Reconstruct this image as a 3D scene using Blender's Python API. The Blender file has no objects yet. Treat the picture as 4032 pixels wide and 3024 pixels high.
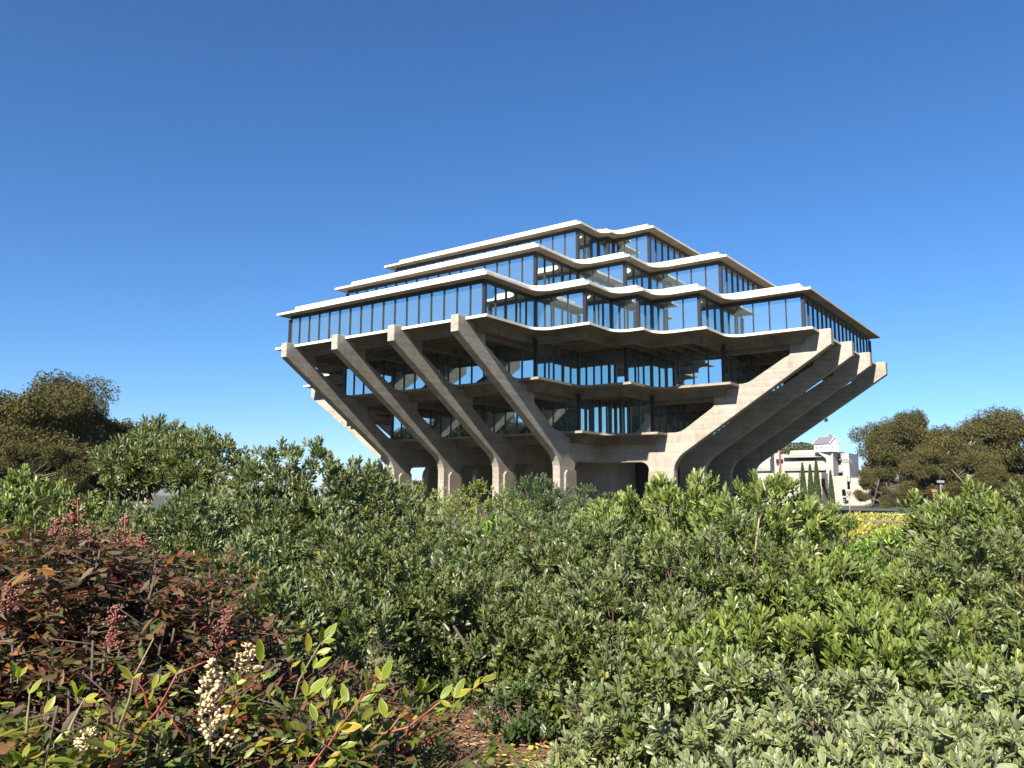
import bpy, math, random
import numpy as np
from mathutils import Matrix, Vector

rnd = random.Random(7)
SC = bpy.context.scene
COL = SC.collection
PI = math.pi

# ------------------------------------------------------------------ camera
CAM = np.array([46.895, -74.27, 1.85])
YAW, PITCH, ROLL, FPX = math.radians(36.2076), math.radians(7.9005), math.radians(0.2509), 3189.1


def cam_axes():
    cy, sy = math.cos(YAW), math.sin(YAW)
    r = np.array([cy, sy, 0.0]); fw = np.array([-sy, cy, 0.0])
    cp, sp = math.cos(PITCH), math.sin(PITCH)
    F = fw * cp + np.array([0, 0, sp]); U = -fw * sp + np.array([0, 0, cp])
    cr, sr = math.cos(ROLL), math.sin(ROLL)
    return r * cr + U * sr, -r * sr + U * cr, F


AR, AU, AF = cam_axes()
cd = bpy.data.cameras.new('camera')
cam = bpy.data.objects.new('camera', cd); COL.objects.link(cam)
cd.sensor_width = 36.0; cd.lens = 36.0 * FPX / 4032.0
cd.clip_start = 0.05; cd.clip_end = 20000
cam.matrix_world = Matrix(((AR[0], AU[0], -AF[0], CAM[0]), (AR[1], AU[1], -AF[1], CAM[1]),
                           (AR[2], AU[2], -AF[2], CAM[2]), (0, 0, 0, 1)))
SC.camera = cam

# ------------------------------------------------------------------ sky, sun, exposure
SUN = Vector((0.15, -1.0, 0.74)).normalized()
SUN_EL = math.asin(SUN.z)
SUN_AZ = math.atan2(SUN.x, SUN.y)
world = bpy.data.worlds.new('World'); SC.world = world; world.use_nodes = True
wn = world.node_tree.nodes; wl = world.node_tree.links
sky = wn.new('ShaderNodeTexSky'); sky.sky_type = 'NISHITA'; sky.sun_disc = False
sky.sun_elevation = SUN_EL; sky.sun_rotation = SUN_AZ
sky.altitude = 100; sky.air_density = 1.0; sky.dust_density = 0.0; sky.ozone_density = 10.0
hsv = wn.new('ShaderNodeHueSaturation'); hsv.inputs['Saturation'].default_value = 1.07     # the phone's colour, same in every direction
wl.new(sky.outputs[0], hsv.inputs['Color']); wl.new(hsv.outputs[0], wn['Background'].inputs[0])
wn['Background'].inputs[1].default_value = 0.055
sd = bpy.data.lights.new('sun', 'SUN'); sd.energy = 5.0; sd.angle = math.radians(0.53); sd.color = (1.0, 0.95, 0.87)
sun = bpy.data.objects.new('sun', sd); COL.objects.link(sun)
sun.rotation_euler = SUN.to_track_quat('Z', 'Y').to_euler(); sun.location = (0, -40, 80)
vs = SC.view_settings
vs.view_transform = 'Standard'; vs.look = 'None'; vs.exposure = 1.5; vs.gamma = 1.0; vs.use_curve_mapping = False
SC.cycles.max_bounces = 8; SC.cycles.glossy_bounces = 4; SC.cycles.transmission_bounces = 4
SC.cycles.diffuse_bounces = 4


# ------------------------------------------------------------------ helpers: pixels of the photograph -> points
def ray(px, py):
    return AF + AR * (px - 2016) / FPX - AU * (py - 1512) / FPX


def at(px, py, dist):
    d = ray(px, py); return CAM + d * dist / math.hypot(d[0], d[1])


def on_y(px, py, Y):
    d = ray(px, py); return CAM + d * (Y - CAM[1]) / d[1]


# ------------------------------------------------------------------ helpers: materials
def mat(name):
    m = bpy.data.materials.new(name); m.use_nodes = True
    nt = m.node_tree; b = nt.nodes['Principled BSDF']
    return m, nt, b


def nd(nt, t, **kw):
    n = nt.nodes.new(t)
    for k, v in kw.items(): setattr(n, k, v)
    return n


def ramp(nt, fac, stops):
    r = nd(nt, 'ShaderNodeValToRGB')
    el = r.color_ramp.elements
    while len(el) < len(stops): el.new(0.5)
    for e, (p, c) in zip(el, stops): e.position = p; e.color = (c[0], c[1], c[2], 1)
    nt.links.new(fac, r.inputs[0]); return r.outputs[0]


def mix(nt, a, b, fac, blend='MIX'):
    n = nd(nt, 'ShaderNodeMix', data_type='RGBA', blend_type=blend)
    L = nt.links
    for sock, v in ((n.inputs[6], a), (n.inputs[7], b), (n.inputs[0], fac)):
        if hasattr(v, 'is_output'): L.new(v, sock)
        elif isinstance(v, (int, float)): sock.default_value = v
        else: sock.default_value = (v[0], v[1], v[2], 1)
    return n.outputs[2]


def noise(nt, scale, detail=4, rough=.55, vec=None, sc=None):
    n = nd(nt, 'ShaderNodeTexNoise'); n.inputs['Scale'].default_value = scale
    n.inputs['Detail'].default_value = detail; n.inputs['Roughness'].default_value = rough
    if vec is not None:
        if sc:
            mp = nd(nt, 'ShaderNodeMapping'); mp.inputs['Scale'].default_value = sc
            nt.links.new(vec, mp.inputs[0]); vec = mp.outputs[0]
        nt.links.new(vec, n.inputs['Vector'])
    return n.outputs[0]


def bump(nt, b, h, strength=.3, dist=.02):
    n = nd(nt, 'ShaderNodeBump'); n.inputs['Strength'].default_value = strength; n.inputs['Distance'].default_value = dist
    nt.links.new(h, n.inputs['Height']); nt.links.new(n.outputs[0], b.inputs['Normal'])


def concrete(name, lo, hi, stain=(0.10, 0.075, 0.05), boards=0.0, stain_amt=.5, rough=.85):
    m, nt, b = mat(name); L = nt.links
    geo = nd(nt, 'ShaderNodeNewGeometry'); P = geo.outputs['Position']
    n1 = noise(nt, .55, 5, .6, P); n2 = noise(nt, 4.0, 6, .65, P)
    c = ramp(nt, n1, [(.32, lo), (.68, hi)])
    c = mix(nt, c, ramp(nt, n2, [(.3, (.72, .70, .66)), (.7, (1.08, 1.07, 1.05))]), .8, 'MULTIPLY')
    ns = noise(nt, .9, 6, .7, P, (1.0, 1.0, .35))
    sm = ramp(nt, ns, [(.52, (0, 0, 0)), (.74, (1, 1, 1))])
    mm = nd(nt, 'ShaderNodeMath', operation='MULTIPLY'); L.new(sm, mm.inputs[0]); mm.inputs[1].default_value = stain_amt
    c = mix(nt, c, stain, mm.outputs[0])
    h = n2
    if boards:
        sx = nd(nt, 'ShaderNodeSeparateXYZ'); L.new(P, sx.inputs[0])
        wob = nd(nt, 'ShaderNodeMath', operation='MULTIPLY_ADD'); L.new(noise(nt, .8, 2, .5, P), wob.inputs[0])
        wob.inputs[1].default_value = .06; L.new(sx.outputs[2], wob.inputs[2])
        fr = nd(nt, 'ShaderNodeMath', operation='DIVIDE'); L.new(wob.outputs[0], fr.inputs[0]); fr.inputs[1].default_value = .17
        f2 = nd(nt, 'ShaderNodeMath', operation='FRACT'); L.new(fr.outputs[0], f2.inputs[0])
        ln = ramp(nt, f2.outputs[0], [(0, (0, 0, 0)), (.05, (0, 0, 0)), (.13, (1, 1, 1)), (.96, (1, 1, 1)), (1, (0, 0, 0))])
        fl = nd(nt, 'ShaderNodeMath', operation='FLOOR'); L.new(fr.outputs[0], fl.inputs[0])
        wn_ = nd(nt, 'ShaderNodeTexWhiteNoise', noise_dimensions='1D'); L.new(fl.outputs[0], wn_.inputs['W'])
        tone = ramp(nt, wn_.outputs[0], [(0, (.86, .85, .83)), (1, (1.06, 1.06, 1.05))])
        c = mix(nt, c, tone, 1.0, 'MULTIPLY')
        brk = ramp(nt, noise(nt, 1.6, 4, .6, P), [(.38, (0, 0, 0)), (.6, (1, 1, 1))])
        lnm = mix(nt, ln, (1, 1, 1), brk)
        c = mix(nt, mix(nt, c, (.58, .56, .53), 1.0, 'MULTIPLY'), c, lnm)
        h = mix(nt, n2, ln, .6)
    L.new(c, b.inputs['Base Color']); b.inputs['Roughness'].default_value = rough
    b.inputs['Specular IOR Level'].default_value = .25
    bump(nt, b, h, .35, .02)
    return m


M_BOARD = concrete('board_concrete', (.27, .24, .20), (.37, .335, .285), boards=1, stain_amt=.35)
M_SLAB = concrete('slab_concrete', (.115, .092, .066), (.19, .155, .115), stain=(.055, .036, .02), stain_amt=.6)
M_CEIL_SHADE = concrete('shaded_ceiling_concrete', (.05, .04, .028), (.085, .068, .05), stain_amt=.3)  # recessed ceiling between the ribs, its shade put into the colour
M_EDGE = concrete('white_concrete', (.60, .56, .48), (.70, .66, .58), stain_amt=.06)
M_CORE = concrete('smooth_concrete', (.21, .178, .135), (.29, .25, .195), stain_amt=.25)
M_WHITE = concrete('pale_render', (.30, .27, .235), (.37, .335, .295), stain_amt=.05)
M_GREYC = concrete('grey_render_and_shade', (.26, .26, .26), (.33, .33, .32), stain_amt=.08)  # grey concrete, also the shade coloured onto the side walls


def plain(name, col, rough=.5, metal=0.0, var=.15, scale=6.0, spec=.4):
    m, nt, b = mat(name)
    geo = nd(nt, 'ShaderNodeNewGeometry')
    n = noise(nt, scale, 4, .6, geo.outputs['Position'])
    lo = [c * (1 - var) for c in col]; hi = [min(1, c * (1 + var)) for c in col]
    nt.links.new(ramp(nt, n, [(.3, lo), (.7, hi)]), b.inputs['Base Color'])
    b.inputs['Roughness'].default_value = rough; b.inputs['Metallic'].default_value = metal
    b.inputs['Specular IOR Level'].default_value = spec
    return m


M_MULL = plain('dark_bronze', (.022, .02, .022), .4, .2)
M_DARK = plain('dark_metal_and_shade', (.02, .019, .02), .5)  # dark metal, also the shade colour of the sheet under the library
M_RAIL = plain('pale_rail', (.5, .5, .5), .5)
M_CANOPY = plain('grey_canopy', (.17, .165, .18), .6)
M_PIPE = plain('rust_pipe', (.16, .045, .03), .6)
M_WPAINT = plain('white_siding', (.80, .79, .77), .55, var=.03)
M_SHINGLE = plain('grey_shingle', (.13, .12, .13), .8, var=.3, scale=20)
M_BRICK = plain('chimney_brick', (.27, .13, .09), .8, var=.3, scale=20)
M_WOOD = plain('weathered_wood', (.30, .2, .125), .8, var=.3, scale=9)
M_LAMP = plain('lamp_bronze', (.22, .18, .15), .5)
M_LAMPO = plain('lamp_rust', (.22, .11, .055), .6)
M_LAMPG = plain('lamp_grey', (.16, .17, .175), .5)
M_BARK = plain('grey_bark', (.14, .105, .075), .9, var=.4, scale=14)
M_PBARK = plain('pale_eucalyptus_bark', (.46, .41, .35), .85, var=.3, scale=6)
M_STEM = plain('green_stem', (.17, .15, .07), .6, var=.3, scale=30)
M_RSTEM = plain('red_stem', (.20, .05, .03), .5, var=.3, scale=30)
M_DTWIG = plain('brown_twig', (.075, .05, .035), .8, var=.35, scale=40)
M_BERRY = plain('red_berry', (.42, .018, .02), .25, var=.2, scale=60)
M_BUDP = plain('pink_bud', (.20, .075, .06), .6, var=.35, scale=60)
M_BUDC = plain('cream_bud', (.46, .34, .18), .55, var=.25, scale=60)
M_CHIP = plain('mulch_chip', (.33, .19, .10), .9, var=.5, scale=8)
M_CHIPY = plain('yellow_dead_leaf', (.42, .25, .05), .8, var=.4, scale=20)
M_FEATHER = plain('dark_feather', (.05, .05, .05), .7)


def glass_mat(name, tint, body):
    m, nt, b = mat(name); L = nt.links
    nt.nodes.remove(b); out = [n for n in nt.nodes if n.type == 'OUTPUT_MATERIAL'][0]
    g = nd(nt, 'ShaderNodeBsdfGlossy'); g.inputs['Color'].default_value = (*tint, 1); g.inputs['Roughness'].default_value = .015
    d = nd(nt, 'ShaderNodeBsdfDiffuse'); d.inputs['Color'].default_value = (*body, 1)
    lw = nd(nt, 'ShaderNodeLayerWeight'); lw.inputs[0].default_value = .35
    mr = nd(nt, 'ShaderNodeMapRange'); mr.inputs['To Min'].default_value = .84; mr.inputs['To Max'].default_value = .93
    L.new(lw.outputs['Fresnel'], mr.inputs[0])
    geo = nd(nt, 'ShaderNodeNewGeometry')
    bp = nd(nt, 'ShaderNodeBump'); bp.inputs['Strength'].default_value = .05; bp.inputs['Distance'].default_value = .02
    L.new(noise(nt, .7, 2, .5, geo.outputs['Position']), bp.inputs['Height']); L.new(bp.outputs[0], g.inputs['Normal'])
    mx = nd(nt, 'ShaderNodeMixShader'); L.new(mr.outputs[0], mx.inputs[0]); L.new(d.outputs[0], mx.inputs[1]); L.new(g.outputs[0], mx.inputs[2])
    L.new(mx.outputs[0], out.inputs[0]); return m


M_GLASS = glass_mat('mirror_glass', (.70, .82, .80), (.16, .20, .21))
M_FGLASS = glass_mat('far_window_glass', (.10, .115, .14), (.02, .022, .026))


def leaf_mat(name, stops, under, trans=.14, rough=.42, spec=.42, objrand=False, edge=None):
    """per-leaf colour: point attribute 'tint' (x = pick, y = across the blade, z = pale side) or the object's random value"""
    m, nt, b = mat(name); L = nt.links
    out = [n for n in nt.nodes if n.type == 'OUTPUT_MATERIAL'][0]
    a = nd(nt, 'ShaderNodeAttribute', attribute_name='tint'); sx = nd(nt, 'ShaderNodeSeparateXYZ'); L.new(a.outputs['Vector'], sx.inputs[0])
    pick = sx.outputs[0]
    if objrand:
        oi = nd(nt, 'ShaderNodeObjectInfo'); pick = oi.outputs['Random']
    c = ramp(nt, pick, stops)
    if edge:
        er = ramp(nt, sx.outputs[1], [(.72, (0, 0, 0)), (.97, (1, 1, 1))]); c = mix(nt, c, edge, er)
    geo = nd(nt, 'ShaderNodeNewGeometry')
    c = mix(nt, c, under, geo.outputs['Backfacing'])
    L.new(c, b.inputs['Base Color']); b.inputs['Roughness'].default_value = rough; b.inputs['Specular IOR Level'].default_value = spec
    t = nd(nt, 'ShaderNodeBsdfTranslucent'); tc = mix(nt, c, (1.35, 1.5, .6), 1.0, 'MULTIPLY'); L.new(tc, t.inputs[0])
    mx = nd(nt, 'ShaderNodeMixShader'); mx.inputs[0].default_value = trans
    L.new(b.outputs[0], mx.inputs[1]); L.new(t.outputs[0], mx.inputs[2]); L.new(mx.outputs[0], out.inputs[0])
    return m


G = [(0, (.036, .054, .010)), (.4, (.072, .094, .018)), (.75, (.125, .145, .034)), (.93, (.18, .19, .05)), (1, (.24, .21, .05))]
GY = [(0, (.05, .078, .009)), (.4, (.095, .13, .016)), (.8, (.165, .2, .03)), (.95, (.23, .24, .04)), (1, (.28, .24, .05))]
GD = [(0, (.022, .042, .008)), (.6, (.042, .07, .014)), (1, (.085, .11, .024))]
GG = [(0, (.062, .088, .022)), (.5, (.10, .13, .036)), (.88, (.15, .17, .052)), (1, (.22, .2, .05))]
GB = [(0, (.045, .11, .008)), (.6, (.085, .18, .012)), (1, (.15, .25, .02))]
NR = [(0, (.028, .05, .011)), (.33, (.06, .072, .02)), (.56, (.105, .065, .026)), (.8, (.145, .045, .026)), (.95, (.18, .026, .02)), (1, (.2, .09, .02))]
EU = [(0, (.035, .036, .008)), (.5, (.075, .068, .012)), (.85, (.12, .098, .018)), (1, (.15, .105, .022))]
PALE = (.15, .175, .08)
M_LF = {
    'mid': leaf_mat('pittosporum_leaf', G, PALE), 'lime': leaf_mat('lime_leaf', GY, (.16, .20, .06)),
    'dark': leaf_mat('dark_leaf', GD, (.10, .13, .06)), 'grey': leaf_mat('grey_leaf', GG, (.24, .26, .14), edge=(.36, .36, .19)),
    'bright': leaf_mat('bright_leaf', GB, (.2, .28, .05)), 'nandina': leaf_mat('nandina_leaf', NR, (.085, .06, .04), trans=.2, rough=.55, spec=.22),
    'euc': leaf_mat('eucalyptus_leaf', EU, (.075, .065, .03), trans=.12, rough=.6, spec=.12), 'cyp': leaf_mat('cypress_leaf', GD, (.05, .07, .03), trans=.1, rough=.6),
}
M_YLEAF = leaf_mat('yellow_green_leaf', [(0, (.12, .17, .02)), (.6, (.20, .235, .025)), (.9, (.30, .26, .03)), (1, (.36, .21, .03))], (.28, .27, .06), trans=.42, objrand=True, edge=(.42, .40, .06))


# ------------------------------------------------------------------ helpers: meshes and objects
def mesh(name, V, F, m=None, smooth=False, tint=None, mats=None, midx=None):
    me = bpy.data.meshes.new(name)
    me.from_pydata([tuple(v) for v in V] if not isinstance(V, np.ndarray) else V.tolist(), [], F if not isinstance(F, np.ndarray) else F.tolist())
    if mats:
        for x in mats: me.materials.append(x)
        me.polygons.foreach_set('material_index', np.asarray(midx, dtype=np.int32))
    elif m: me.materials.append(m)
    if smooth: me.polygons.foreach_set('use_smooth', [True] * len(me.polygons))
    if tint is not None:
        at_ = me.attributes.new('tint', 'FLOAT_VECTOR', 'POINT'); at_.data.foreach_set('vector', np.asarray(tint, dtype=np.float32).ravel())
    me.update(); return me


def ob(name, me, parent=None, mw=None, kind=None, label=None, cat=None, group=None):
    o = bpy.data.objects.new(name, me); COL.objects.link(o)
    if parent is not None: o.parent = parent
    if mw is not None: o.matrix_local = mw
    tag(o, label, cat, group, kind); return o


def tag(o, label=None, cat=None, group=None, kind=None):
    for k, v in (('label', label), ('category', cat), ('group', group), ('kind', kind)):
        if v: o[k] = v
    return o


def empty(name, loc, label, cat, group=None, rz=0):
    o = bpy.data.objects.new(name, None); COL.objects.link(o); o.location = tuple(loc); o.rotation_euler = (0, 0, rz)
    o.empty_display_size = .2
    return tag(o, label, cat, group)


class MB:
    """collects boxes, tubes, prisms into one mesh"""
    def __init__(s): s.V = []; s.F = []; s.I = []; s.mi = 0
    def add(s, V, F):
        n = len(s.V); s.V += [tuple(v) for v in V]; s.F += [tuple(i + n for i in f) for f in F]; s.I += [s.mi] * len(F)
    def box(s, a, b):
        x0, y0, z0 = a; x1, y1, z1 = b
        s.add([(x0, y0, z0), (x1, y0, z0), (x1, y1, z0), (x0, y1, z0), (x0, y0, z1), (x1, y0, z1), (x1, y1, z1), (x0, y1, z1)],
              [(0, 3, 2, 1), (4, 5, 6, 7), (0, 1, 5, 4), (1, 2, 6, 5), (2, 3, 7, 6), (3, 0, 4, 7)])
    def tube(s, pts, radii, n=8):
        pts = [Vector(p) for p in pts]; V = []; F = []
        up = Vector((0, 0, 1)) if abs((pts[-1] - pts[0]).normalized().z) < .9 else Vector((1, 0, 0))
        for i, p in enumerate(pts):
            t = (pts[min(i + 1, len(pts) - 1)] - pts[max(i - 1, 0)]).normalized()
            a = t.cross(up).normalized(); b = t.cross(a)
            for k in range(n):
                an = 2 * PI * k / n; V.append(p + (a * math.cos(an) + b * math.sin(an)) * radii[i])
        for i in range(len(pts) - 1):
            for k in range(n):
                F.append((i * n + k, i * n + (k + 1) % n, (i + 1) * n + (k + 1) % n, (i + 1) * n + k))
        F.append(tuple(range(n))[::-1]); F.append(tuple((len(pts) - 1) * n + k for k in range(n)))
        s.add(V, F)
    def prism(s, poly, fn, t0, t1):
        """poly of (a, b); fn(a, b, t) -> point"""
        n = len(poly); V = [fn(a, b, t0) for a, b in poly] + [fn(a, b, t1) for a, b in poly]
        F = [tuple(range(n))[::-1], tuple(range(n, 2 * n))] + [(i, (i + 1) % n, n + (i + 1) % n, n + i) for i in range(n)]
        s.add(V, F)
    def build(s, name, m, parent=None, mw=None, smooth=False, bevel=0, **kw):
        me = mesh(name, s.V, s.F, m if not isinstance(m, list) else None, smooth, mats=m if isinstance(m, list) else None, midx=s.I)
        o = ob(name, me, parent, mw, **kw)
        if bevel:
            md = o.modifiers.new('bevel', 'BEVEL'); md.width = bevel; md.segments = 2; md.limit_method = 'ANGLE'; md.angle_limit = math.radians(35)
        return o


# ------------------------------------------------------------------ ground and far land
GZ = 0.25
gm, gnt, gb = mat('dry_ground')
gp = nd(gnt, 'ShaderNodeNewGeometry').outputs['Position']
gc = ramp(gnt, noise(gnt, .02, 6, .6, gp), [(.35, (.035, .045, .018)), (.65, (.075, .062, .035))])
gc = mix(gnt, gc, ramp(gnt, noise(gnt, 3, 6, .7, gp), [(.3, (.6, .6, .6)), (.7, (1.2, 1.2, 1.2))]), 1.0, 'MULTIPLY')
gnt.links.new(gc, gb.inputs['Base Color']); gb.inputs['Roughness'].default_value = .95
V = []; F = []
rings = [0, 6, 12, 25, 50, 100, 200, 400, 900, 2000, 4000, 6500]
NS = 48
for r in rings:
    for k in range(NS):
        a = 2 * PI * k / NS; V.append((CAM[0] + r * math.cos(a), CAM[1] + r * math.sin(a), GZ))
for i in range(len(rings) - 1):
    for k in range(NS): F.append((i * NS + k, (i + 1) * NS + k, (i + 1) * NS + (k + 1) % NS, i * NS + (k + 1) % NS))
ob('ground', mesh('ground', V, F, gm), kind='structure')

hm, hnt, hb = mat('far_hill')
hp = nd(hnt, 'ShaderNodeNewGeometry').outputs['Position']
hnt.links.new(ramp(hnt, noise(hnt, .004, 5, .6, hp), [(.35, (.09, .10, .055)), (.65, (.16, .15, .10))]), hb.inputs['Base Color']); hb.inputs['Roughness'].default_value = 1
V = []; F = []; n = 120
for i in range(n):
    a = math.radians(50 + 160 * i / (n - 1))
    h = 62 + 14 * math.sin(i * .35) + 9 * math.sin(i * .83 + 1) + 5 * math.sin(i * 1.9)
    for r, z in ((4300, -1), (4700, h * .6), (5000, h), (5600, -1)):
        V.append((r * math.cos(a), r * math.sin(a), z))
for i in range(n - 1):
    for k in range(3): F.append((i * 4 + k, i * 4 + k + 1, (i + 1) * 4 + k + 1, (i + 1) * 4 + k))
ob('hills', mesh('hills', V, F, hm, True), kind='structure')

# ------------------------------------------------------------------ the library
LIB = empty('library_building', (0, 0, 0), 'huge concrete library with mirrored glass floors stepping out on slanted piers', 'building')
S = 6.4
CH6 = [(11, -28.7), (11, -22.1), (15.6, -22.1), (15.6, -18), (18, -18), (18, -15.6), (22.1, -15.6), (22.1, -11), (28.7, -11)]
CH7 = [(11, -22.1), (11, -15.6), (15.6, -15.6), (15.6, -11), (22.1, -11)]
CH8 = [(11, -15.6), (11, -12), (12, -12), (12, -11), (15.6, -11)]


def plan(ch):
    P = []
    pts = ch
    for q in range(4):
        P += pts; pts = [(-y, x) for x, y in pts]
    return P


def ring(P, off, r, seg=8):
    """offset of a staircase polygon; reflex corners rounded with radius r"""
    n = len(P); out = []
    for i in range(n):
        p0, p1, p2 = P[i - 1], P[i], P[(i + 1) % n]
        d1 = (p1[0] - p0[0], p1[1] - p0[1]); d2 = (p2[0] - p1[0], p2[1] - p1[1])
        l1 = math.hypot(*d1); l2 = math.hypot(*d2); d1 = (d1[0] / l1, d1[1] / l1); d2 = (d2[0] / l2, d2[1] / l2)
        n1 = (d1[1], -d1[0]); n2 = (d2[1], -d2[0])
        c = (p1[0] + off * (n1[0] + n2[0]), p1[1] + off * (n1[1] + n2[1]))
        cr = d1[0] * d2[1] - d1[1] * d2[0]
        if cr > 0: out.append((c, None))
        else:
            rr = min(r, .8 * min(l1, l2))
            a = (c[0] - d1[0] * rr, c[1] - d1[1] * rr); b = (c[0] + d2[0] * rr, c[1] + d2[1] * rr)
            o = (a[0] + b[0] - c[0], a[1] + b[1] - c[1])
            arc = []
            for k in range(seg + 1):
                t = k / seg * PI / 2
                arc.append((o[0] + (a[0] - o[0]) * math.cos(t) + (b[0] - o[0]) * math.sin(t), o[1] + (a[1] - o[1]) * math.cos(t) + (b[1] - o[1]) * math.sin(t)))
            out.append((c, arc))
    res = []
    for c, arc in out: res += arc if arc else [c]
    return res


def loft(P, prof, cap0=True, cap1=True, mats=None, midx=None):
    """prof: (offset, z, fillet radius); faces outward when the profile runs from the top round the edge to below"""
    V = []; F = []; I = []
    for k, (o, z, r) in enumerate(prof):
        R = ring(P, o, r); n = len(R); V += [(x, y, z) for x, y in R]
    for k in range(len(prof) - 1):
        for i in range(n):
            F.append((k * n + i, (k + 1) * n + i, (k + 1) * n + (i + 1) % n, k * n + (i + 1) % n)); I.append(midx[k] if midx else 0)
    if cap0: F.append(tuple(range(n))); I.append(midx[0] if midx else 0)
    if cap1: F.append(tuple((len(prof) - 1) * n + i for i in range(n))[::-1]); I.append(midx[-1] if midx else 0)
    return V, F, I


OV = .88
slabs = {}
for nm, ch, zf in (('6', CH6, 14.82), ('5', CH7, 11.07), ('4', CH8, 7.32)):
    P = plan(ch)
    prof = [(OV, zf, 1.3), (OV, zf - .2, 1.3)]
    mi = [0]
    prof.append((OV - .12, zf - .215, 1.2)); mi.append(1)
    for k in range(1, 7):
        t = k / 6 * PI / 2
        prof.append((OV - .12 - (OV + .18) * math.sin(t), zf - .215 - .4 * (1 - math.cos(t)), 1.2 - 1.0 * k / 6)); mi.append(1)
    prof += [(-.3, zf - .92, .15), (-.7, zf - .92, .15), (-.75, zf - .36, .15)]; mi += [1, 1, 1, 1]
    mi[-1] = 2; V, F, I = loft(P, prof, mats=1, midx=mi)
    sl = ob('floor_slab', mesh('floor_slab', V, F, mats=[M_EDGE if nm == '6' else M_CORE, M_SLAB, M_CEIL_SHADE], midx=I), LIB)  # lower floors get a duller edge, the shade on it put into the colour
    slabs[nm] = sl
    # ribs under the slab, along X left of the diagonal and along Y right of it
    H = -ch[0][1]; Hin = {'6': 22.0, '5': 15.5, '4': 11}[nm]

    def bound(y):          # half width of the plan at depth |y|
        w = ch[0][0]
        for x_, y_ in ch:
            if y_ >= -abs(y) - 1e-6: return w
            w = x_
        return w

    def xmax(y):
        a = -abs(y); w = None
        for (xa, ya), (xb, yb) in zip(ch, ch[1:]):
            if xa == xb and min(ya, yb) <= a <= max(ya, yb): w = xa
        return w if w is not None else ch[-1][0]
    y = H - 1.9
    while y > Hin - .4:
        xe = min(xmax(y) - .76, y)
        for side in range(2):
            mb = MB()
            if side == 0: mb.box((-xe, -y - .11, zf - .86), (xe, -y + .11, zf - .363))
            else: mb.box((y - .11, -xe, zf - .865), (y + .11, xe, zf - .363))
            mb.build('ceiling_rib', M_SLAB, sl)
        y -= 1.22
    # ribs in the corner bumps
    if nm != '4':
        y = Hin - .8
        while y > 12:
            xe = min(xmax(y) - .76, y)
            x0 = ch[0][0] + .2
            if xe - x0 > .6:
                for side in range(2):
                    mb = MB()
                    if side == 0: mb.box((x0, -y - .11, zf - .86), (xe, -y + .11, zf - .363))
                    else: mb.box((y - .11, -xe, zf - .865), (y + .11, -x0, zf - .363))
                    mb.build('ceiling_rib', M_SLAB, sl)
            y -= 1.22

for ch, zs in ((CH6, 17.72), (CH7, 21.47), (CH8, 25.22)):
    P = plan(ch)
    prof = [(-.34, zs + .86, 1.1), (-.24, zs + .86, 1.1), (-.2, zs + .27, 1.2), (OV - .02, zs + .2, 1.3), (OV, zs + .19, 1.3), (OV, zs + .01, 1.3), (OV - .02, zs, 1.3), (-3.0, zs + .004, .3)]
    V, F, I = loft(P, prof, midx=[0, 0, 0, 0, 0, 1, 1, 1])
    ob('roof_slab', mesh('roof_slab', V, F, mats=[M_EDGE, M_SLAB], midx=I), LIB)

# slanted piers
prof = [(17.0, -1.2), (17.0, 4.1), (17.05, 4.45), (17.2, 4.8), (17.45, 5.18), (17.8, 5.5), (30.42, 13.66), (30.42, 14.9), (27.2, 14.9),
        (27.2, 13.2), (27.12, 13.06), (26.8, 12.95), (24.2, 11.42), (23.75, 11.18), (23.3, 11.09), (22.6, 11.09), (20.72, 10.6), (20.72, 9.45), (20.62, 9.3),
        (18.1, 7.62), (17.7, 7.42), (17.2, 7.34), (16, 7.34), (16, 7.1), (9.62, 7.1), (9.62, 4.88), (13.9, 4.88), (14.25, 4.78), (14.5, 4.58), (14.62, 4.3), (14.64, 4.05), (14.64, -1.2)]
mb = MB(); mb.prism(prof, lambda a, b, t: (t, -a, b), -.36, .36)
pier_me = mesh('pier', mb.V, mb.F, M_BOARD)
thick = MB(); thick.prism([(16.35, -1.2), (16.35, 3.75), (16.05, 4.07), (14.72, 4.07), (14.66, 3.4), (14.66, -1.2)], lambda a, b, t: (t, -a, b), -.56, .56)
thick_me = mesh('pier_footing', thick.V, thick.F, M_CORE)
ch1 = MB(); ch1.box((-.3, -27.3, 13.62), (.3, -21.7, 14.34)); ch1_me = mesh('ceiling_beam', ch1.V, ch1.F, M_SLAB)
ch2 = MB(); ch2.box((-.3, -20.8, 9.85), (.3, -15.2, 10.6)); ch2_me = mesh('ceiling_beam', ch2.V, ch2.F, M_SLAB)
leg = MB(); leg.prism([(9.5, -1.2), (12.0, -1.2), (12.0, 4.0), (11.85, 4.45), (11.5, 4.88), (9.5, 4.88)], lambda a, b, t: (t, -a, b), -.34, .34)
leg_me = mesh('pier_inner_leg', leg.V, leg.F, M_CORE)
for q in range(4):
    R = Matrix.Rotation(q * PI / 2, 4, 'Z')
    for k in range(4):
        mw = R @ Matrix.Translation(((k - 1.5) * S, 0, 0))
        p = ob('pier', pier_me, LIB, mw)
        md = p.modifiers.new('bevel', 'BEVEL'); md.width = .035; md.segments = 1; md.limit_method = 'ANGLE'; md.angle_limit = math.radians(60)
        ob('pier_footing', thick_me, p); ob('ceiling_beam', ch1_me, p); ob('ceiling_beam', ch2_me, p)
        if not (q == 0 and k == 3) and not (q == 1 and k == 0): ob('pier_inner_leg', leg_me, p)
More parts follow.
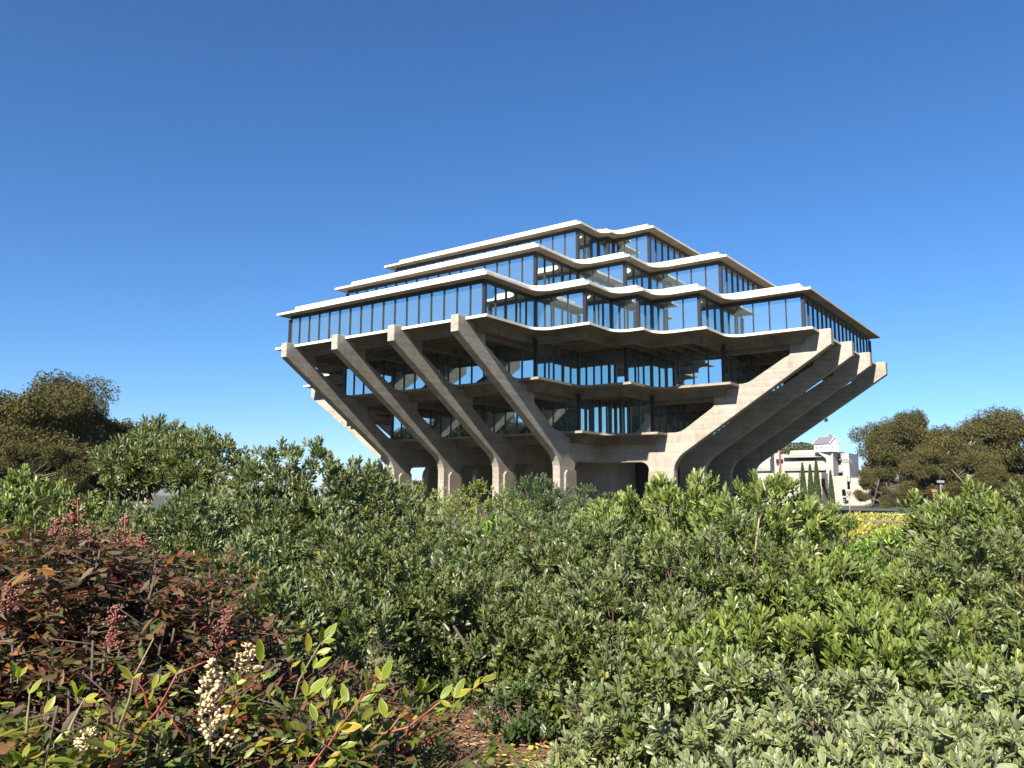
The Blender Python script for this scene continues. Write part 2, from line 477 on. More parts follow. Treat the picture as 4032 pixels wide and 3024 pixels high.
# core below the lowest floor
mb = MB(); mb.box((-9.2, -7.9, -1.2), (8.55, 7.9, 6.3)); mb.box((8.58, -7.93, -1.2), (10.5, 4, 6.3)); mb.box((10.5, -3, -1.2), (10.8, 4, 6.3))
mb.build('core_wall', M_CORE, LIB)
mb = MB()
mb.box((8.4, -8.0, 2.15), (8.7, -7.88, 2.19)); mb.build('wall_joint', M_DARK, LIB)
mb = MB(); mb.box((10.52, -4.6, -1.2), (13.6, -4.3, 6.2)); mb.build('shade_sheet', M_DARK, LIB)  # dark sheet added as the deep shade under the building
for k in range(4):  # thin upright bars across the dark sheet
    mb = MB(); mb.box((10.9 + k * .8, -4.66, 0), (10.95 + k * .8, -4.605, 4.6)); mb.build('sheet_bar', M_MULL, LIB)

# glazing
PW = 1.325
BOX = MB(); BOX.box((0, -.012, 0), (1, .012, 1)); pane_me = mesh('window_pane', BOX.V, BOX.F, M_GLASS)
BOX = MB(); BOX.box((-.5, -.5, 0), (.5, .5, 1)); mull_me = mesh('mullion', BOX.V, BOX.F, M_MULL)
post_me = mesh('corner_post', BOX.V, BOX.F, M_MULL)
rear = MB(); rear.mi = 0


def basis(p, d, nrm, sx, sy, sz):
    return Matrix(((d[0] * sx, nrm[0] * sy, 0, p[0]), (d[1] * sx, nrm[1] * sy, 0, p[1]), (0, 0, sz, p[2]), (0, 0, 0, 1)))


for lv, ch, z0, z1, hd in (('6', CH6, 14.82, 17.72, .33), ('7', CH7, 18.6, 21.47, .33), ('8', CH8, 22.35, 25.22, .33), ('5', CH7, 11.07, 14.32, .14), ('4', CH8, 7.32, 10.57, .14)):
    P = plan(ch); n = len(P); nv = len(ch)
    head = MB(); segs = []
    for i in range(n):
        a = P[i]; b = P[(i + 1) % n]; d = (b[0] - a[0], b[1] - a[1]); L = math.hypot(*d); d = (d[0] / L, d[1] / L); nr = (d[1], -d[0])
        vis = i < nv or i == n - 1            # near corner, the long left face and the long right face
        segs.append((a, b, d, nr, L, vis))
        for za, zb, t0, t1 in ((z1 - hd, z1 - .003, -.10, .03), (z0 + .003, z0 + .07, -.08, .06)):
            e = .028
            q = [(a[0] + d[0] * e + nr[0] * t0, a[1] + d[1] * e + nr[1] * t0), (b[0] - d[0] * e + nr[0] * t0, b[1] - d[1] * e + nr[1] * t0),
                 (b[0] - d[0] * e + nr[0] * t1, b[1] - d[1] * e + nr[1] * t1), (a[0] + d[0] * e + nr[0] * t1, a[1] + d[1] * e + nr[1] * t1)]
            head.add([(x, y, za) for x, y in q] + [(x, y, zb) for x, y in q], [(0, 1, 2, 3), (4, 7, 6, 5), (0, 4, 5, 1), (1, 5, 6, 2), (2, 6, 7, 3), (3, 7, 4, 0)])
    wall = head.build('curtain_wall', M_DARK, LIB)
    for a, b, d, nr, L, vis in segs:
        k = max(1, round(L / PW)); w = L / k
        zb, zt = z0 + .07, z1 - hd
        if not vis:
            rear.mi = 0; q0 = (a[0], a[1]); q1 = (b[0], b[1])
            rear.add([(*q0, zb), (*q1, zb), (*q1, zt), (*q0, zt)], [(0, 1, 2, 3)])
            rear.mi = 1
            for j in range(1, k):
                c = (a[0] + d[0] * w * j, a[1] + d[1] * w * j)
                rear.box((c[0] - .05, c[1] - .05, zb), (c[0] + .05, c[1] + .05, zt))
            continue
        for j in range(k):
            tw = rnd.uniform(-.0016, .0016); tl = rnd.uniform(-.0016, .0016)
            p0 = (a[0] + d[0] * (w * j + .03), a[1] + d[1] * (w * j + .03), zb)
            m4 = basis(p0, d, (-nr[0], -nr[1]), w - .06, 1, zt - zb) @ Matrix.Rotation(tl, 4, 'X') @ Matrix.Rotation(tw, 4, 'Z')
            ob('window_pane', pane_me, wall, m4)
            if j:
                c = (a[0] + d[0] * w * j + nr[0] * .02, a[1] + d[1] * w * j + nr[1] * .02, zb)
                ob('mullion', mull_me, wall, basis(c, d, nr, .075, .15, zt - zb))
        # corner post at a
        ob('corner_post', post_me, wall, basis((a[0], a[1], zb), d, nr, .26, .26, zt - zb))
    a = segs[nv - 1][1]
    ob('corner_post', post_me, wall, basis((a[0], a[1], z0 + .07), (1, 0), (0, 1), .26, .26, z1 - hd - z0 - .07))
    # dark inner mass behind the glass
    Vi, Fi, Ii = loft(P, [(-.35, z1 - .02, .1), (-.35, z0 + .02, .1)])
    ob('interior', mesh('interior', Vi, Fi, M_DARK), LIB)
rear.build('rear_glazing', [M_GLASS, M_MULL], LIB, kind='stuff')

# ------------------------------------------------------------------ campus building beyond the library, right
rx = on_y


def c1(x, y): return 2950 + x / 5.53, 1690 + y / 5.53
def c2(x, y): return 3300 + x / 5.53, 1850 + y / 5.53


def fbox(mb, c, x0, y0, x1, y1, Y, depth):
    a = on_y(*c(x0, y1), Y); b = on_y(*c(x1, y0), Y)
    mb.box((a[0], Y, a[2]), (b[0], Y + depth, b[2]))
    return a, b


def fpart(name, m, parent, c, x0, y0, x1, y1, Y, depth, **kw):
    mb = MB(); fbox(mb, c, x0, y0, x1, y1, Y, depth); return mb.build(name, m, parent, **kw)


EB = empty('campus_building', (0, 0, 0), 'cream stepped concrete campus building behind the cypresses, right of the library', 'building')
body = MB()
for c, r, Y, dp in ((c1, (680, 440, 1740, 1700), 118, 14), (c1, (585, 520, 652, 1700), 118.6, 12), (c1, (-200, 640, 450, 1700), 121, 10),
                    (c1, (1700, 515, 2010, 1700), 121, 9), (c1, (-300, 948, 1088, 1700), 112, 9), (c1, (1088, 952, 1142, 1700), 112.6, 8),
                    (c1, (1142, 944, 1570, 1700), 111.5, 8), (c1, (1740, 1017, 2125, 1700), 109, 12),
                    (c2, (0, 425, 420, 900), 108, 12), (c2, (252, 175, 522, 440), 110, 12), (c2, (420, 440, 720, 900), 107.4, 12), (c2, (578, 180, 1060, 460), 111, 12), (c2, (765, 465, 1500, 900), 107, 12)):
    fbox(body, c, *r, Y, dp)
bw = body.build('wall', M_WHITE, EB, bevel=.05)
fpart('shaded_side_wall', M_GREYC, EB, c1, 2010, 517, 2165, 1700, 121.3, 8.7)  # side faces in grey, their shade put into the colour
fpart('shaded_side_wall', M_GREYC, EB, c1, 2125, 1025, 2188, 1140, 109.4, 9)
fpart('shaded_side_wall', M_GREYC, EB, c2, 522, 178, 576, 275, 110.4, 9)
fpart('dark_recess', M_DARK, EB, c1, 485, 500, 585, 1000, 119, 8)  # dark block set in the upright recess
fpart('drain_pipe', M_PIPE, EB, c1, 664, 480, 680, 945, 117.6, .2)
fpart('slot_window', M_FGLASS, EB, c1, 585, 650, 735, 745, 117.9, .5)


def window_band(c, x0, x1, ytop, ycan, yg0, yg1, Y, npan):
    w = fpart('window', M_DARK, EB, c, x0, ycan, x1, yg1, Y - .12, .1)
    fpart('canopy', M_CANOPY, EB, c, x0 - 25, ycan, x1 + 8, yg0, Y - 1.0, .9)
    a = on_y(*c(x0, yg1), Y); b = on_y(*c(x1, yg0), Y)
    for k in range(npan):
        d = (b[0] - a[0]) / npan
        mb = MB(); mb.box((a[0] + k * d + .06, Y - .17, a[2] + .08), (a[0] + (k + 1) * d - .06, Y - .13, b[2] - .06)); mb.build('pane', M_FGLASS, w)
    r = MB(); a = on_y(*c(x0 + 20, ycan), Y - .9); b = on_y(*c(x1 - 20, ytop), Y - .9)
    r.box((a[0], Y - .9, b[2] - .06), (b[0], Y - .84, b[2]))
    k = max(2, int((b[0] - a[0]) / .9))
    for j in range(k + 1):
        x = a[0] + (b[0] - a[0]) * j / k; r.box((x - .03, Y - .9, a[2]), (x + .03, Y - .84, b[2] - .06))
    r.build('railing', M_DARK, EB)


window_band(c1, 760, 1630, 560, 590, 625, 700, 118, 16)
window_band(c1, 775, 1645, 845, 878, 912, 944, 118, 16)
window_band(c1, 1832, 1985, 618, 650, 675, 778, 121, 3)
window_band(c1, 1845, 2008, 888, 922, 945, 1012, 121, 3)
window_band(c1, 130, 450, 855, 885, 915, 944, 121, 5)
window_band(c1, 880, 1040, 1075, 1110, 1140, 1250, 112, 3)
window_band(c1, 905, 1085, 1392, 1430, 1460, 1550, 112, 3)
for c, r, Y in ((c1, (2135, 1140, 2165, 1310), 109.3), (c1, (1575, 1075, 1640, 1250), 111.4), (c2, (527, 277, 566, 442), 110.3), (c2, (205, 250, 240, 422), 108.9)):
    fpart('slot_window', M_FGLASS, EB, c, *r, Y, .3)
for x0, x1, y0, y1 in ((90, 152, 425, 600), (425, 487, 446, 600), (722, 770, 466, 610), (1090, 1165, 660, 910), (1250, 1320, 660, 900), (1420, 1480, 640, 800)):
    w = fpart('slot_window', M_FGLASS, EB, c2, x0, y0, x1, min(y1, 800), 106.9, .3)
    a = on_y(*c2(x0, y1), 106.6); b = on_y(*c2(x1, y1 - 25), 106.6)
    fpart('sun_shelf', M_GREYC, EB, c2, x0 - 5, y1 - 28, x1 + 42, y1, 106.2, .6)
    for k in range(5):
        fpart('window_bar', M_RAIL, w, c2, x0 + 18, y1 + 12 + k * 38, x1 - 6, y1 + 20 + k * 38, 106.75, .1)
# two lines of dark lettering on the side wall coloured grey for shade
for i, (txt, y) in enumerate((('SCHOOL OF', 672), ('ENGINEERING', 722))):
    cu = bpy.data.curves.new('wall_lettering', 'FONT'); cu.body = txt; cu.size = .58; cu.extrude = .03
    cu.materials.append(M_CANOPY)
    tmp = bpy.data.objects.new('tmp', cu); COL.objects.link(tmp); bpy.context.view_layer.update()
    lm = bpy.data.meshes.new_from_object(tmp.evaluated_get(bpy.context.evaluated_depsgraph_get())); bpy.data.objects.remove(tmp)
    o = ob('wall_lettering', lm, EB)
    p = on_y(*c1(2038, y + 14), 121.2); o.location = (p[0], 121.24, p[2]); o.rotation_euler = (PI / 2, 0, 0); o.scale = (.55, 1, 1)
# support under the little house
mb = MB()
q = [on_y(*c1(x, y), 116.5) for x, y in ((1500, 512), (1815, 462), (1840, 1015), (1690, 1015), (1672, 640))]
mb.prism([(p[0], p[2]) for p in q], lambda a, b, t: (a, t, b), 116.5, 121); mb.build('bracket_wall', M_GREYC, EB)

# small white house on the corner of the roof (plain generic one)
pc = on_y(*c1(1650, 480), 116.2)
HO = empty('small_house', (pc[0], 117.6, pc[2] - .1), 'small white clapboard house with grey gabled roof perched on the campus building corner', 'house', rz=math.radians(-24)); HO.scale = (.72, .72, .72)
w, l, h, rh = 2.3, 3.6, 2.6, 1.9          # half width, length, wall height, roof rise
mb = MB(); mb.prism([(-w, 0), (w, 0), (w, h), (0, h + rh), (-w, h)], lambda a, b, t: (t, a, b), -2.9, 2.9)
hw = mb.build('wall', M_WPAINT, HO)
mb = MB()
for k in range(8): mb.box((-2.93, -w - .02, .1 + k * .28), (2.93, w + .02, .12 + k * .28))
mb.build('siding_board', M_WPAINT, hw)
for sgn in (-1, 1):
    mb = MB(); mb.prism([(0, h + rh + .08), (sgn * (w + .35), h - .2), (sgn * (w + .35), h - .06), (0, h + rh + .24)], lambda a, b, t: (t, a, b), -3.2, 3.2)
    mb.build('roof', M_SHINGLE, HO)
    for x in (-3.28, 3.2):
        mb = MB(); mb.prism([(0, h + rh + .02), (sgn * (w + .4), h - .3), (sgn * (w + .4), h - .02), (0, h + rh + .3)], lambda a, b, t: (t, a, b), x, x + .08)
        mb.build('barge_board', M_WPAINT, HO)
mb = MB(); mb.box((1.2, -.3, h + rh - .2), (1.9, .3, h + rh + 1.0)); mb.build('chimney', M_BRICK, HO)
for x in (-1.8, 0, 1.8):
    mb = MB(); mb.box((x - .3, -w - .08, .9), (x + .3, -w - .03, 1.8)); f = mb.build('window', M_WPAINT, HO)
    mb = MB(); mb.box((x - .22, -w - .1, .98), (x + .22, -w - .085, 1.72)); mb.build('pane', M_FGLASS, f)
for y in (-1.1, 1.1):
    mb = MB(); mb.box((2.94, y - .3, .9), (2.99, y + .3, 1.9)); f = mb.build('window', M_WPAINT, HO)
    mb = MB(); mb.box((2.995, y - .2, .98), (3.01, y + .2, 1.8)); mb.build('pane', M_FGLASS, f)

# blue glass block far behind
GB_ = empty('glass_tower', (0, 0, 0), 'distant blue glass block rising behind the roof garden of the campus building', 'building')
fpart('glazed_wall', M_FGLASS, GB_, c1, 700, 300, 1100, 700, 180, 20)
fpart('cornice', M_GREYC, GB_, c1, 690, 268, 1112, 300, 179.6, 20.6)
for k in range(6): fpart('glazing_bar', M_CANOPY, GB_, c1, 760 + 60 * k, 300, 764 + 60 * k, 420, 179.9, .09)


# ------------------------------------------------------------------ leaves
def leaf_hi(L=1.0, W=.2, fold=.06, curl=.12, wide=.6):
    """rounded oblanceolate blade along +y, 3 columns; returns V, F, E (0 centre .. 1 edge)"""
    ts = [0, .22, .45, .66, .84, .95, 1.0]
    def wd(t): return W * (math.sin(PI * min(1, t ** .8 * .5 / wide ** .8)) if t < wide else math.sqrt(max(0, 1 - ((t - wide) / (1 - wide)) ** 2.0)))
    V = []; E = []
    for t in ts:
        w = max(wd(t), .012 if t < .9 else .0) ; z = curl * math.sin(t * 1.6) * t
        wv = .025 * math.sin(t * 19) * (t > .2)
        V += [(-w, t * L, z + fold * w / W + wv), (0, t * L, z), (w, t * L, z + fold * w / W - wv * .8)]; E += [1, 0, 1]
    F = []
    for i in range(len(ts) - 1):
        a = i * 3; F += [(a, a + 1, a + 4, a + 3), (a + 1, a + 2, a + 5, a + 4)]
    return np.array(V), F, np.array(E, float)


def leaf_mid(L=1.0, W=.2, fold=.06, curl=.12, wide=.6):
    V = [(0, 0, 0), (-W * .75, L * .42, fold + curl * .2), (0, L * .45, curl * .25), (W * .75, L * .42, fold + curl * .2),
         (-W * .85, L * .78, fold + curl * .7), (0, L * .78, curl * .7), (W * .85, L * .78, fold + curl * .7), (0, L, curl)]
    F = [(0, 2, 1), (0, 3, 2), (1, 2, 5, 4), (2, 3, 6, 5), (4, 5, 7), (5, 6, 7)]
    E = np.array([0, 1, 0, 1, 1, 0, 1, .6]); return np.array(V, float), F, E


def leaf_lance(L=1.0, W=.14, fold=.04, curl=.15, wide=.4):
    V = [(0, 0, 0), (-W, L * .38, fold + curl * .2), (0, L * .4, curl * .2), (W, L * .38, fold + curl * .2), (0, L, curl)]
    F = [(0, 2, 1), (0, 3, 2), (1, 2, 4), (2, 3, 4)]
    return np.array(V, float), F, np.array([0, 1, 0, 1, .3])


def basis_from(d, rng):
    """rotation matrices with +y along d (n,3), random roll"""
    n = len(d); d = d / np.linalg.norm(d, axis=1, keepdims=True)
    r = rng.normal(size=(n, 3)); x = np.cross(r, d); x /= np.linalg.norm(x, axis=1, keepdims=True)
    z = np.cross(x, d)
    return np.stack([x, d, z], axis=2)


def bake(tpl, Rm, T, sc, tint):
    """many copies of one leaf: Rm (n,3,3), T (n,3), sc (n,), tint (n,)"""
    V, F, E = tpl; n = len(T); k = len(V)
    P = np.einsum('nij,kj->nki', Rm, V) * sc[:, None, None] + T[:, None, :]
    tn = np.zeros((n, k, 3)); tn[:, :, 0] = tint[:, None]; tn[:, :, 1] = E[None, :]
    F4 = [f for f in F if len(f) == 4]; F3 = [f for f in F if len(f) == 3]
    off = (np.arange(n) * k)[:, None, None]
    fs = []
    if F4: fs.append((np.array(F4)[None] + off).reshape(-1, 4))
    if F3: fs.append((np.array(F3)[None] + off).reshape(-1, 3))
    return P.reshape(-1, 3), fs, tn.reshape(-1, 3)


def fast_mesh(name, parts, mats):
    """parts: list of (V, [face arrays], tint or None, material index)"""
    nv = 0; VV = []; TT = []; loops = []; tot = []; mi = []
    for V, fs, tn, m in parts:
        VV.append(V); TT.append(tn if tn is not None else np.full((len(V), 3), .5))
        for f in fs:
            loops.append((f + nv).ravel()); tot.append(np.full(len(f), f.shape[1])); mi.append(np.full(len(f), m))
        nv += len(V)
    VV = np.concatenate(VV).astype(np.float32); TT = np.concatenate(TT).astype(np.float32)
    loops = np.concatenate(loops).astype(np.int32); tot = np.concatenate(tot).astype(np.int32); mi = np.concatenate(mi).astype(np.int32)
    me = bpy.data.meshes.new(name); me.vertices.add(len(VV)); me.vertices.foreach_set('co', VV.ravel())
    me.loops.add(len(loops)); me.loops.foreach_set('vertex_index', loops)
    me.polygons.add(len(tot)); st = np.concatenate([[0], np.cumsum(tot)[:-1]]).astype(np.int32); me.polygons.foreach_set('loop_start', st)
    try: me.polygons.foreach_set('loop_total', tot)
    except Exception: pass
    for m in mats: me.materials.append(m)
    me.polygons.foreach_set('material_index', mi)
    a = me.attributes.new('tint', 'FLOAT_VECTOR', 'POINT'); a.data.foreach_set('vector', TT.ravel())
    me.update(calc_edges=True); me.validate(); return me


_w = np.random.default_rng(5)
WAVES = []
for _i in range(7):
    _k = _w.normal(size=3); _k /= np.linalg.norm(_k); WAVES.append(np.append(_k * 2 * PI / _w.uniform(.3, .85), _w.random() * 6.28))


def shoots_on_lumps(lumps, dens, rng, up=.75, zmin=.05, jit=.25, br=(.13, .21), nsh=(9, 15), gap=-.6, fill=.22):
    """bouquets of shoots set over the outside of a union of ellipsoids, dark gaps between them, a few shoots deeper in"""
    Cs = []; Ns = []; ph = rng.random() * 6.28
    for i, (c, r) in enumerate(lumps):
        c = np.array(c); r = np.array(r); area = 4 * PI * ((r[0] * r[1]) ** 1.6 / 3 + (r[0] * r[2]) ** 1.6 / 3 + (r[1] * r[2]) ** 1.6 / 3) ** (1 / 1.6)
        n = int(area * 60)
        u = rng.normal(size=(n, 3)); u /= np.linalg.norm(u, axis=1, keepdims=True)
        p = c + u * r * rng.uniform(.82, 1.06, n)[:, None]
        nm = u / r; nm /= np.linalg.norm(nm, axis=1, keepdims=True)
        keep = p[:, 2] > zmin
        for j, (c2_, r2) in enumerate(lumps):
            if j != i:
                q = (p - np.array(c2_)) / np.array(r2); keep &= (q ** 2).sum(1) > .75
        f = 0
        for kx in WAVES: f = f + np.sin(p @ kx[:3] + kx[3] + ph)
        keep &= f / math.sqrt(len(WAVES)) > gap
        Cs.append(p[keep]); Ns.append(nm[keep])
    C = np.concatenate(Cs); N = np.concatenate(Ns)
    sel = []; md = (br[0] + br[1]) * dens
    for i in range(len(C)):                                   # thin out to one bouquet per place
        if all(((C[i] - C[j]) ** 2).sum() > md * md for j in sel): sel.append(i)
    Ps = []; Ds = []
    for i in sel:
        R_ = rng.uniform(*br); k = rng.integers(*nsh)
        ax = N[i] + np.array([0, 0, up]) + rng.normal(size=3) * .25; ax /= np.linalg.norm(ax)
        u = rng.normal(size=(k * 3, 3)); u /= np.linalg.norm(u, axis=1, keepdims=True)
        u = u[u @ ax > .05][:k]
        if len(u) == 0: continue
        foot = C[i] - ax * R_ * .75
        p = foot + u * R_ * rng.uniform(.75, 1.15, len(u))[:, None] + ax * R_ * .25
        d = u * .8 + ax * .55 + np.array([0, 0, .25 * up]) + rng.normal(size=u.shape) * jit
        Ps.append(p); Ds.append(d)
    P = np.concatenate(Ps); D = np.concatenate(Ds)
    n = int(len(P) * fill); i = rng.choice(len(P), n)         # sparse inner shoots
    cen = np.mean([l[0] for l in lumps], axis=0); q = P[i] * .72 + cen * .28 + rng.normal(size=(n, 3)) * .06; q[:, 2] = np.maximum(q[:, 2] * .9, .06)
    return np.concatenate([P, q]), np.concatenate([D, D[i] + rng.normal(size=(n, 3)) * .5])


def rosettes(P, D, rng, nleaf=(9, 15), L=(.05, .07), stem=.10, a0=25, a1=70, tpl=leaf_mid, W=.19, tone=0.0, tv=.28):
    """spiral of leaves along each shoot"""
    n = len(P); B = basis_from(D, rng)
    RR = []; TT = []; SS = []; TN = []; own = []
    tone_s = np.clip(.42 + tone + rng.normal(size=n) * .17, 0, 1)
    kmax = nleaf[1]
    cnt = rng.integers(nleaf[0], nleaf[1] + 1, n)
    ph0 = rng.random(n) * 2 * PI
    ls = L[0] + (L[1] - L[0]) * rng.random(n)
    for k in range(kmax):
        m = cnt > k
        if not m.any(): break
        f = k / cnt[m]                                        # 0 base .. 1 tip
        nn = m.sum()
        el = np.radians(a1 + (a0 - a1) * f + rng.normal(size=nn) * 9)
        az = ph0[m] + k * 2.4 + rng.normal(size=nn) * .25
        loc = np.stack([np.sin(el) * np.cos(az), np.cos(el), np.sin(el) * np.sin(az)], 1)      # in the shoot frame, y along it
        ax = np.stack([-np.sin(az), np.zeros(nn), np.cos(az)], 1)                               # leaf width axis
        d = np.einsum('nij,nj->ni', B[m], loc); x = np.einsum('nij,nj->ni', B[m], ax)
        z = np.cross(x, d)
        fl = (np.einsum('ni,ni->n', z, np.einsum('nij,j->ni', B[m], np.array([0, 1.0, 0]))) < 0)
        x[fl] *= -1; z[fl] *= -1
        tw = rng.normal(size=nn) * .45
        x2 = x * np.cos(tw)[:, None] + z * np.sin(tw)[:, None]; z2 = np.cross(x2, d)
        RR.append(np.stack([x2, d, z2], 2)); TT.append(P[m] + B[m][:, :, 1] * (stem * (f - .8))[:, None])
        SS.append(ls[m] * (1.0 - .35 * f ** 2) * (1 + rng.normal(size=nn) * .12)); TN.append(np.clip(tone_s[m] + rng.normal(size=nn) * tv * .5 + .12 * f, 0, 1))
        own.append(np.nonzero(m)[0])
    return np.concatenate(RR), np.concatenate(TT), np.concatenate(SS), np.concatenate(TN), np.concatenate(own)


def twigs(P, D, root, rng, n=40, r=.006, back=.35):
    """a few woody stems from the root to shoot tips"""
    mb = MB(); idx = rng.choice(len(P), min(n, len(P)), replace=False)
    for i in idx:
        p = Vector(P[i]); d = Vector(D[i]).normalized()
        a = Vector(root) + Vector((rng.normal() * .1, rng.normal() * .1, 0)); m1 = a.lerp(p, .5) + Vector((rng.normal() * .06, rng.normal() * .06, -.04))
        mb.tube([a, m1, p - d * .12, p], [r * 2.4, r * 1.6, r, r * .6], 5)
    return mb


class BushKind:
    def __init__(s, seed, H, R, n, kind, dens=105, L=(.05, .07), W=.19, hi=False, nleaf=(9, 15), tone=0, up=.75, trunk=0, ntw=46, lumpr=(.3, .48), tpl=None, a1=70, bark=None, a0=16, stem=.1, gap=-.2, br=(.13, .21), nsh=(9, 15)):
        rng = np.random.default_rng(seed); s.rng = rng; s.H = H; s.R = R; s.kind = kind
        lumps = []
        for i in range(n):
            an = 2.399 * i + rng.random(); rad = R * math.sqrt((i + .3) / n) * .72
            rr = R * (lumpr[0] + (lumpr[1] - lumpr[0]) * rng.random())
            zt = H * (1 - .32 * (rad / R) ** 2) * (.82 + .2 * rng.random()) if i else H
            rz = rr * (.85 + .3 * rng.random())
            if trunk: zt = H - .3 * rng.random() - .1 * (rad / R); rz = rr * .8
            lumps.append(((rad * math.cos(an), rad * math.sin(an), zt - rz), (rr, rr, rz)))
            if not trunk:
                zz = zt - rz * 1.7
                while zz > .2:
                    q = 1.08; lumps.append(((rad * q * math.cos(an), rad * q * math.sin(an), zz - rz * .3), (rr * 1.05, rr * 1.05, rz))); zz -= rz * 1.25
        s.P, s.D = shoots_on_lumps(lumps, dens, rng, up=up, zmin=trunk * .8 if trunk else .08, gap=gap, br=br, nsh=nsh)
        s.tpl = (tpl or (leaf_hi if hi else leaf_mid))(1.0, W)
        s.Rm, s.T, s.S, s.tn, s.own = rosettes(s.P, s.D, rng, nleaf, L, stem=stem, tpl=None, tone=tone, a1=a1, a0=a0)
        V, fs, tn = bake(s.tpl, s.Rm, s.T, s.S, s.tn)
        s.leaf_me = fast_mesh('foliage', [(V, fs, tn, 0)], [M_LF[kind]])
        tw = twigs(s.P, s.D, (0, 0, trunk * .7 - .05), rng, ntw)
        if trunk:
            for k in range(4):
                a = Vector((rng.normal() * .12, rng.normal() * .12, -.1)); b = Vector((rng.normal() * R * .4, rng.normal() * R * .4, H * .72))
                tw.tube([a, a.lerp(b, .4) + Vector((.04, .03, 0)), b], [.028, .02, .012], 7)
        s.stem_me = mesh('stems', tw.V, tw.F, bark or M_DTWIG, True)
        s.protos = {}

    def place(s, px, py_top, dist, label, cat='shrub', group=None, name='shrub', leaves=0, rz=None, sc=None):
        tip = at(px, py_top, dist); Hn = tip[2] - GZ
        z = Hn / s.H if sc is None else sc
        h = min(max(z, .85), 1.2)
        rz = rnd.uniform(0, 6.28) if rz is None else rz
        # keep leaf size: sink or lift a little instead of stretching far
        base = Vector((tip[0], tip[1], GZ + Hn - s.H * h if z < .85 else GZ))
        o = empty(name, base, label, cat, group, rz); o.scale = (h, h, h if .85 <= z <= 1.2 else max(.85, min(z, 1.45)))
        fo = ob('foliage', s.leaf_me, o, kind='stuff'); ob('stem', s.stem_me, o)
        if leaves:
            M = Matrix.Translation(base) @ Matrix.Rotation(rz, 4, 'Z') @ Matrix.Diagonal((*o.scale, 1))
            lc = np.array(M.inverted() @ Vector(CAM))
            dv = lc - s.P; dist_ = np.linalg.norm(dv, axis=1); face = ((s.P - s.P.mean(0)) * dv).sum(1) / dist_
            score = face - .35 * dist_ + s.rng.random(len(s.P)) * .5
            top = np.argsort(-score)
            if not s.protos:
                Vt, Ft, Et = leaf_hi(1.0, .17 if s.kind != 'grey' else .18)
                for j in range(5):
                    tn = np.zeros((len(Vt), 3)); tn[:, 0] = .15 + .18 * j; tn[:, 1] = Et
                    s.protos[j] = mesh('leaf', Vt, Ft, M_LF[s.kind], True, tn)
            made = 0
            for q in top:
                if made >= leaves: break
                pos = s.P[q]; d = s.D[q] / np.linalg.norm(s.D[q])
                idx = np.nonzero(s.own == q)[0]
                off = d * s.rng.uniform(.02, .06)
                for i in idx:
                    if made >= leaves: break
                    r = s.Rm[i]; sc_ = s.S[i] * 1.05; t = s.T[i] + off
                    m4 = Matrix(((r[0, 0] * sc_, r[0, 1] * sc_, r[0, 2] * sc_, t[0]), (r[1, 0] * sc_, r[1, 1] * sc_, r[1, 2] * sc_, t[1]), (r[2, 0] * sc_, r[2, 1] * sc_, r[2, 2] * sc_, t[2]), (0, 0, 0, 1)))
                    ob('leaf', s.protos[min(4, int(s.tn[i] * 5))], o, m4); made += 1
        return o


# ------------------------------------------------------------------ shrubs
T = dict(nleaf=(11, 16), up=1.0, a1=66, stem=.10)
K_far = BushKind(11, 1.7, 1.1, 7, 'dark', dens=.8, L=(.045, .06), W=.2, br=(.1, .17), **T)
K_mid = BushKind(12, 1.75, 1.15, 8, 'mid', dens=.82, L=(.062, .085), W=.165, **T)
K_mid2 = BushKind(13, 2.1, 1.25, 9, 'mid', dens=.82, L=(.065, .09), W=.165, tone=-.08, **T)
K_lime = BushKind(14, 1.6, 1.0, 8, 'lime', dens=.8, L=(.075, .1), W=.16, nleaf=(11, 16), up=1.5, a1=56, stem=.13)
K_lime2 = BushKind(15, 1.9, .8, 6, 'lime', dens=.8, L=(.08, .105), W=.16, nleaf=(11, 16), up=1.5, a1=54, stem=.13)
K_lime3 = BushKind(25, 1.6, .45, 4, 'lime', dens=.75, L=(.07, .095), W=.16, nleaf=(11, 16), up=1.5, a1=56, stem=.13, lumpr=(.42, .6))
K_grey = BushKind(16, 1.0, .62, 6, 'grey', dens=.74, L=(.055, .09), W=.165, hi=True, up=.9, a1=82, a0=22, stem=.075, nleaf=(8, 13), br=(.12, .2), nsh=(7, 12))
K_grey2 = BushKind(17, .95, .68, 7, 'grey', dens=.74, L=(.05, .085), W=.175, hi=True, up=.9, tone=.08, a1=84, a0=24, stem=.07, nleaf=(8, 13), br=(.12, .2), nsh=(7, 12))
K_olive = BushKind(18, 1.15, .8, 8, 'mid', dens=.78, L=(.06, .085), W=.19, hi=True, tone=.1, a1=74, stem=.085, nleaf=(9, 14), up=.9)
K_tree = BushKind(19, 2.7, .52, 7, 'mid', dens=.7, L=(.085, .125), W=.125, trunk=2.55, tone=.05, a1=62, lumpr=(.45, .62), nleaf=(11, 16), stem=.13, gap=-2, ntw=24)
K_over = BushKind(26, 1.45, .85, 8, 'mid', dens=.8, L=(.062, .085), W=.17, trunk=1.05, lumpr=(.4, .55), gap=-.8, **T)
K_lime4 = BushKind(27, 1.9, .5, 6, 'lime', dens=.78, L=(.075, .1), W=.16, nleaf=(11, 16), up=1.5, a1=54, stem=.13, gap=-.8, lumpr=(.42, .6))
K_bright = BushKind(20, 1.3, .6, 6, 'bright', dens=.75, L=(.06, .08), W=.18, up=.9, stem=.09, nleaf=(9, 14))
K_small = BushKind(21, .5, .32, 5, 'dark', dens=.7, L=(.055, .08), W=.19, hi=True, up=.9, a1=82, stem=.06, nleaf=(8, 12), br=(.08, .13), nsh=(5, 9), gap=-2)
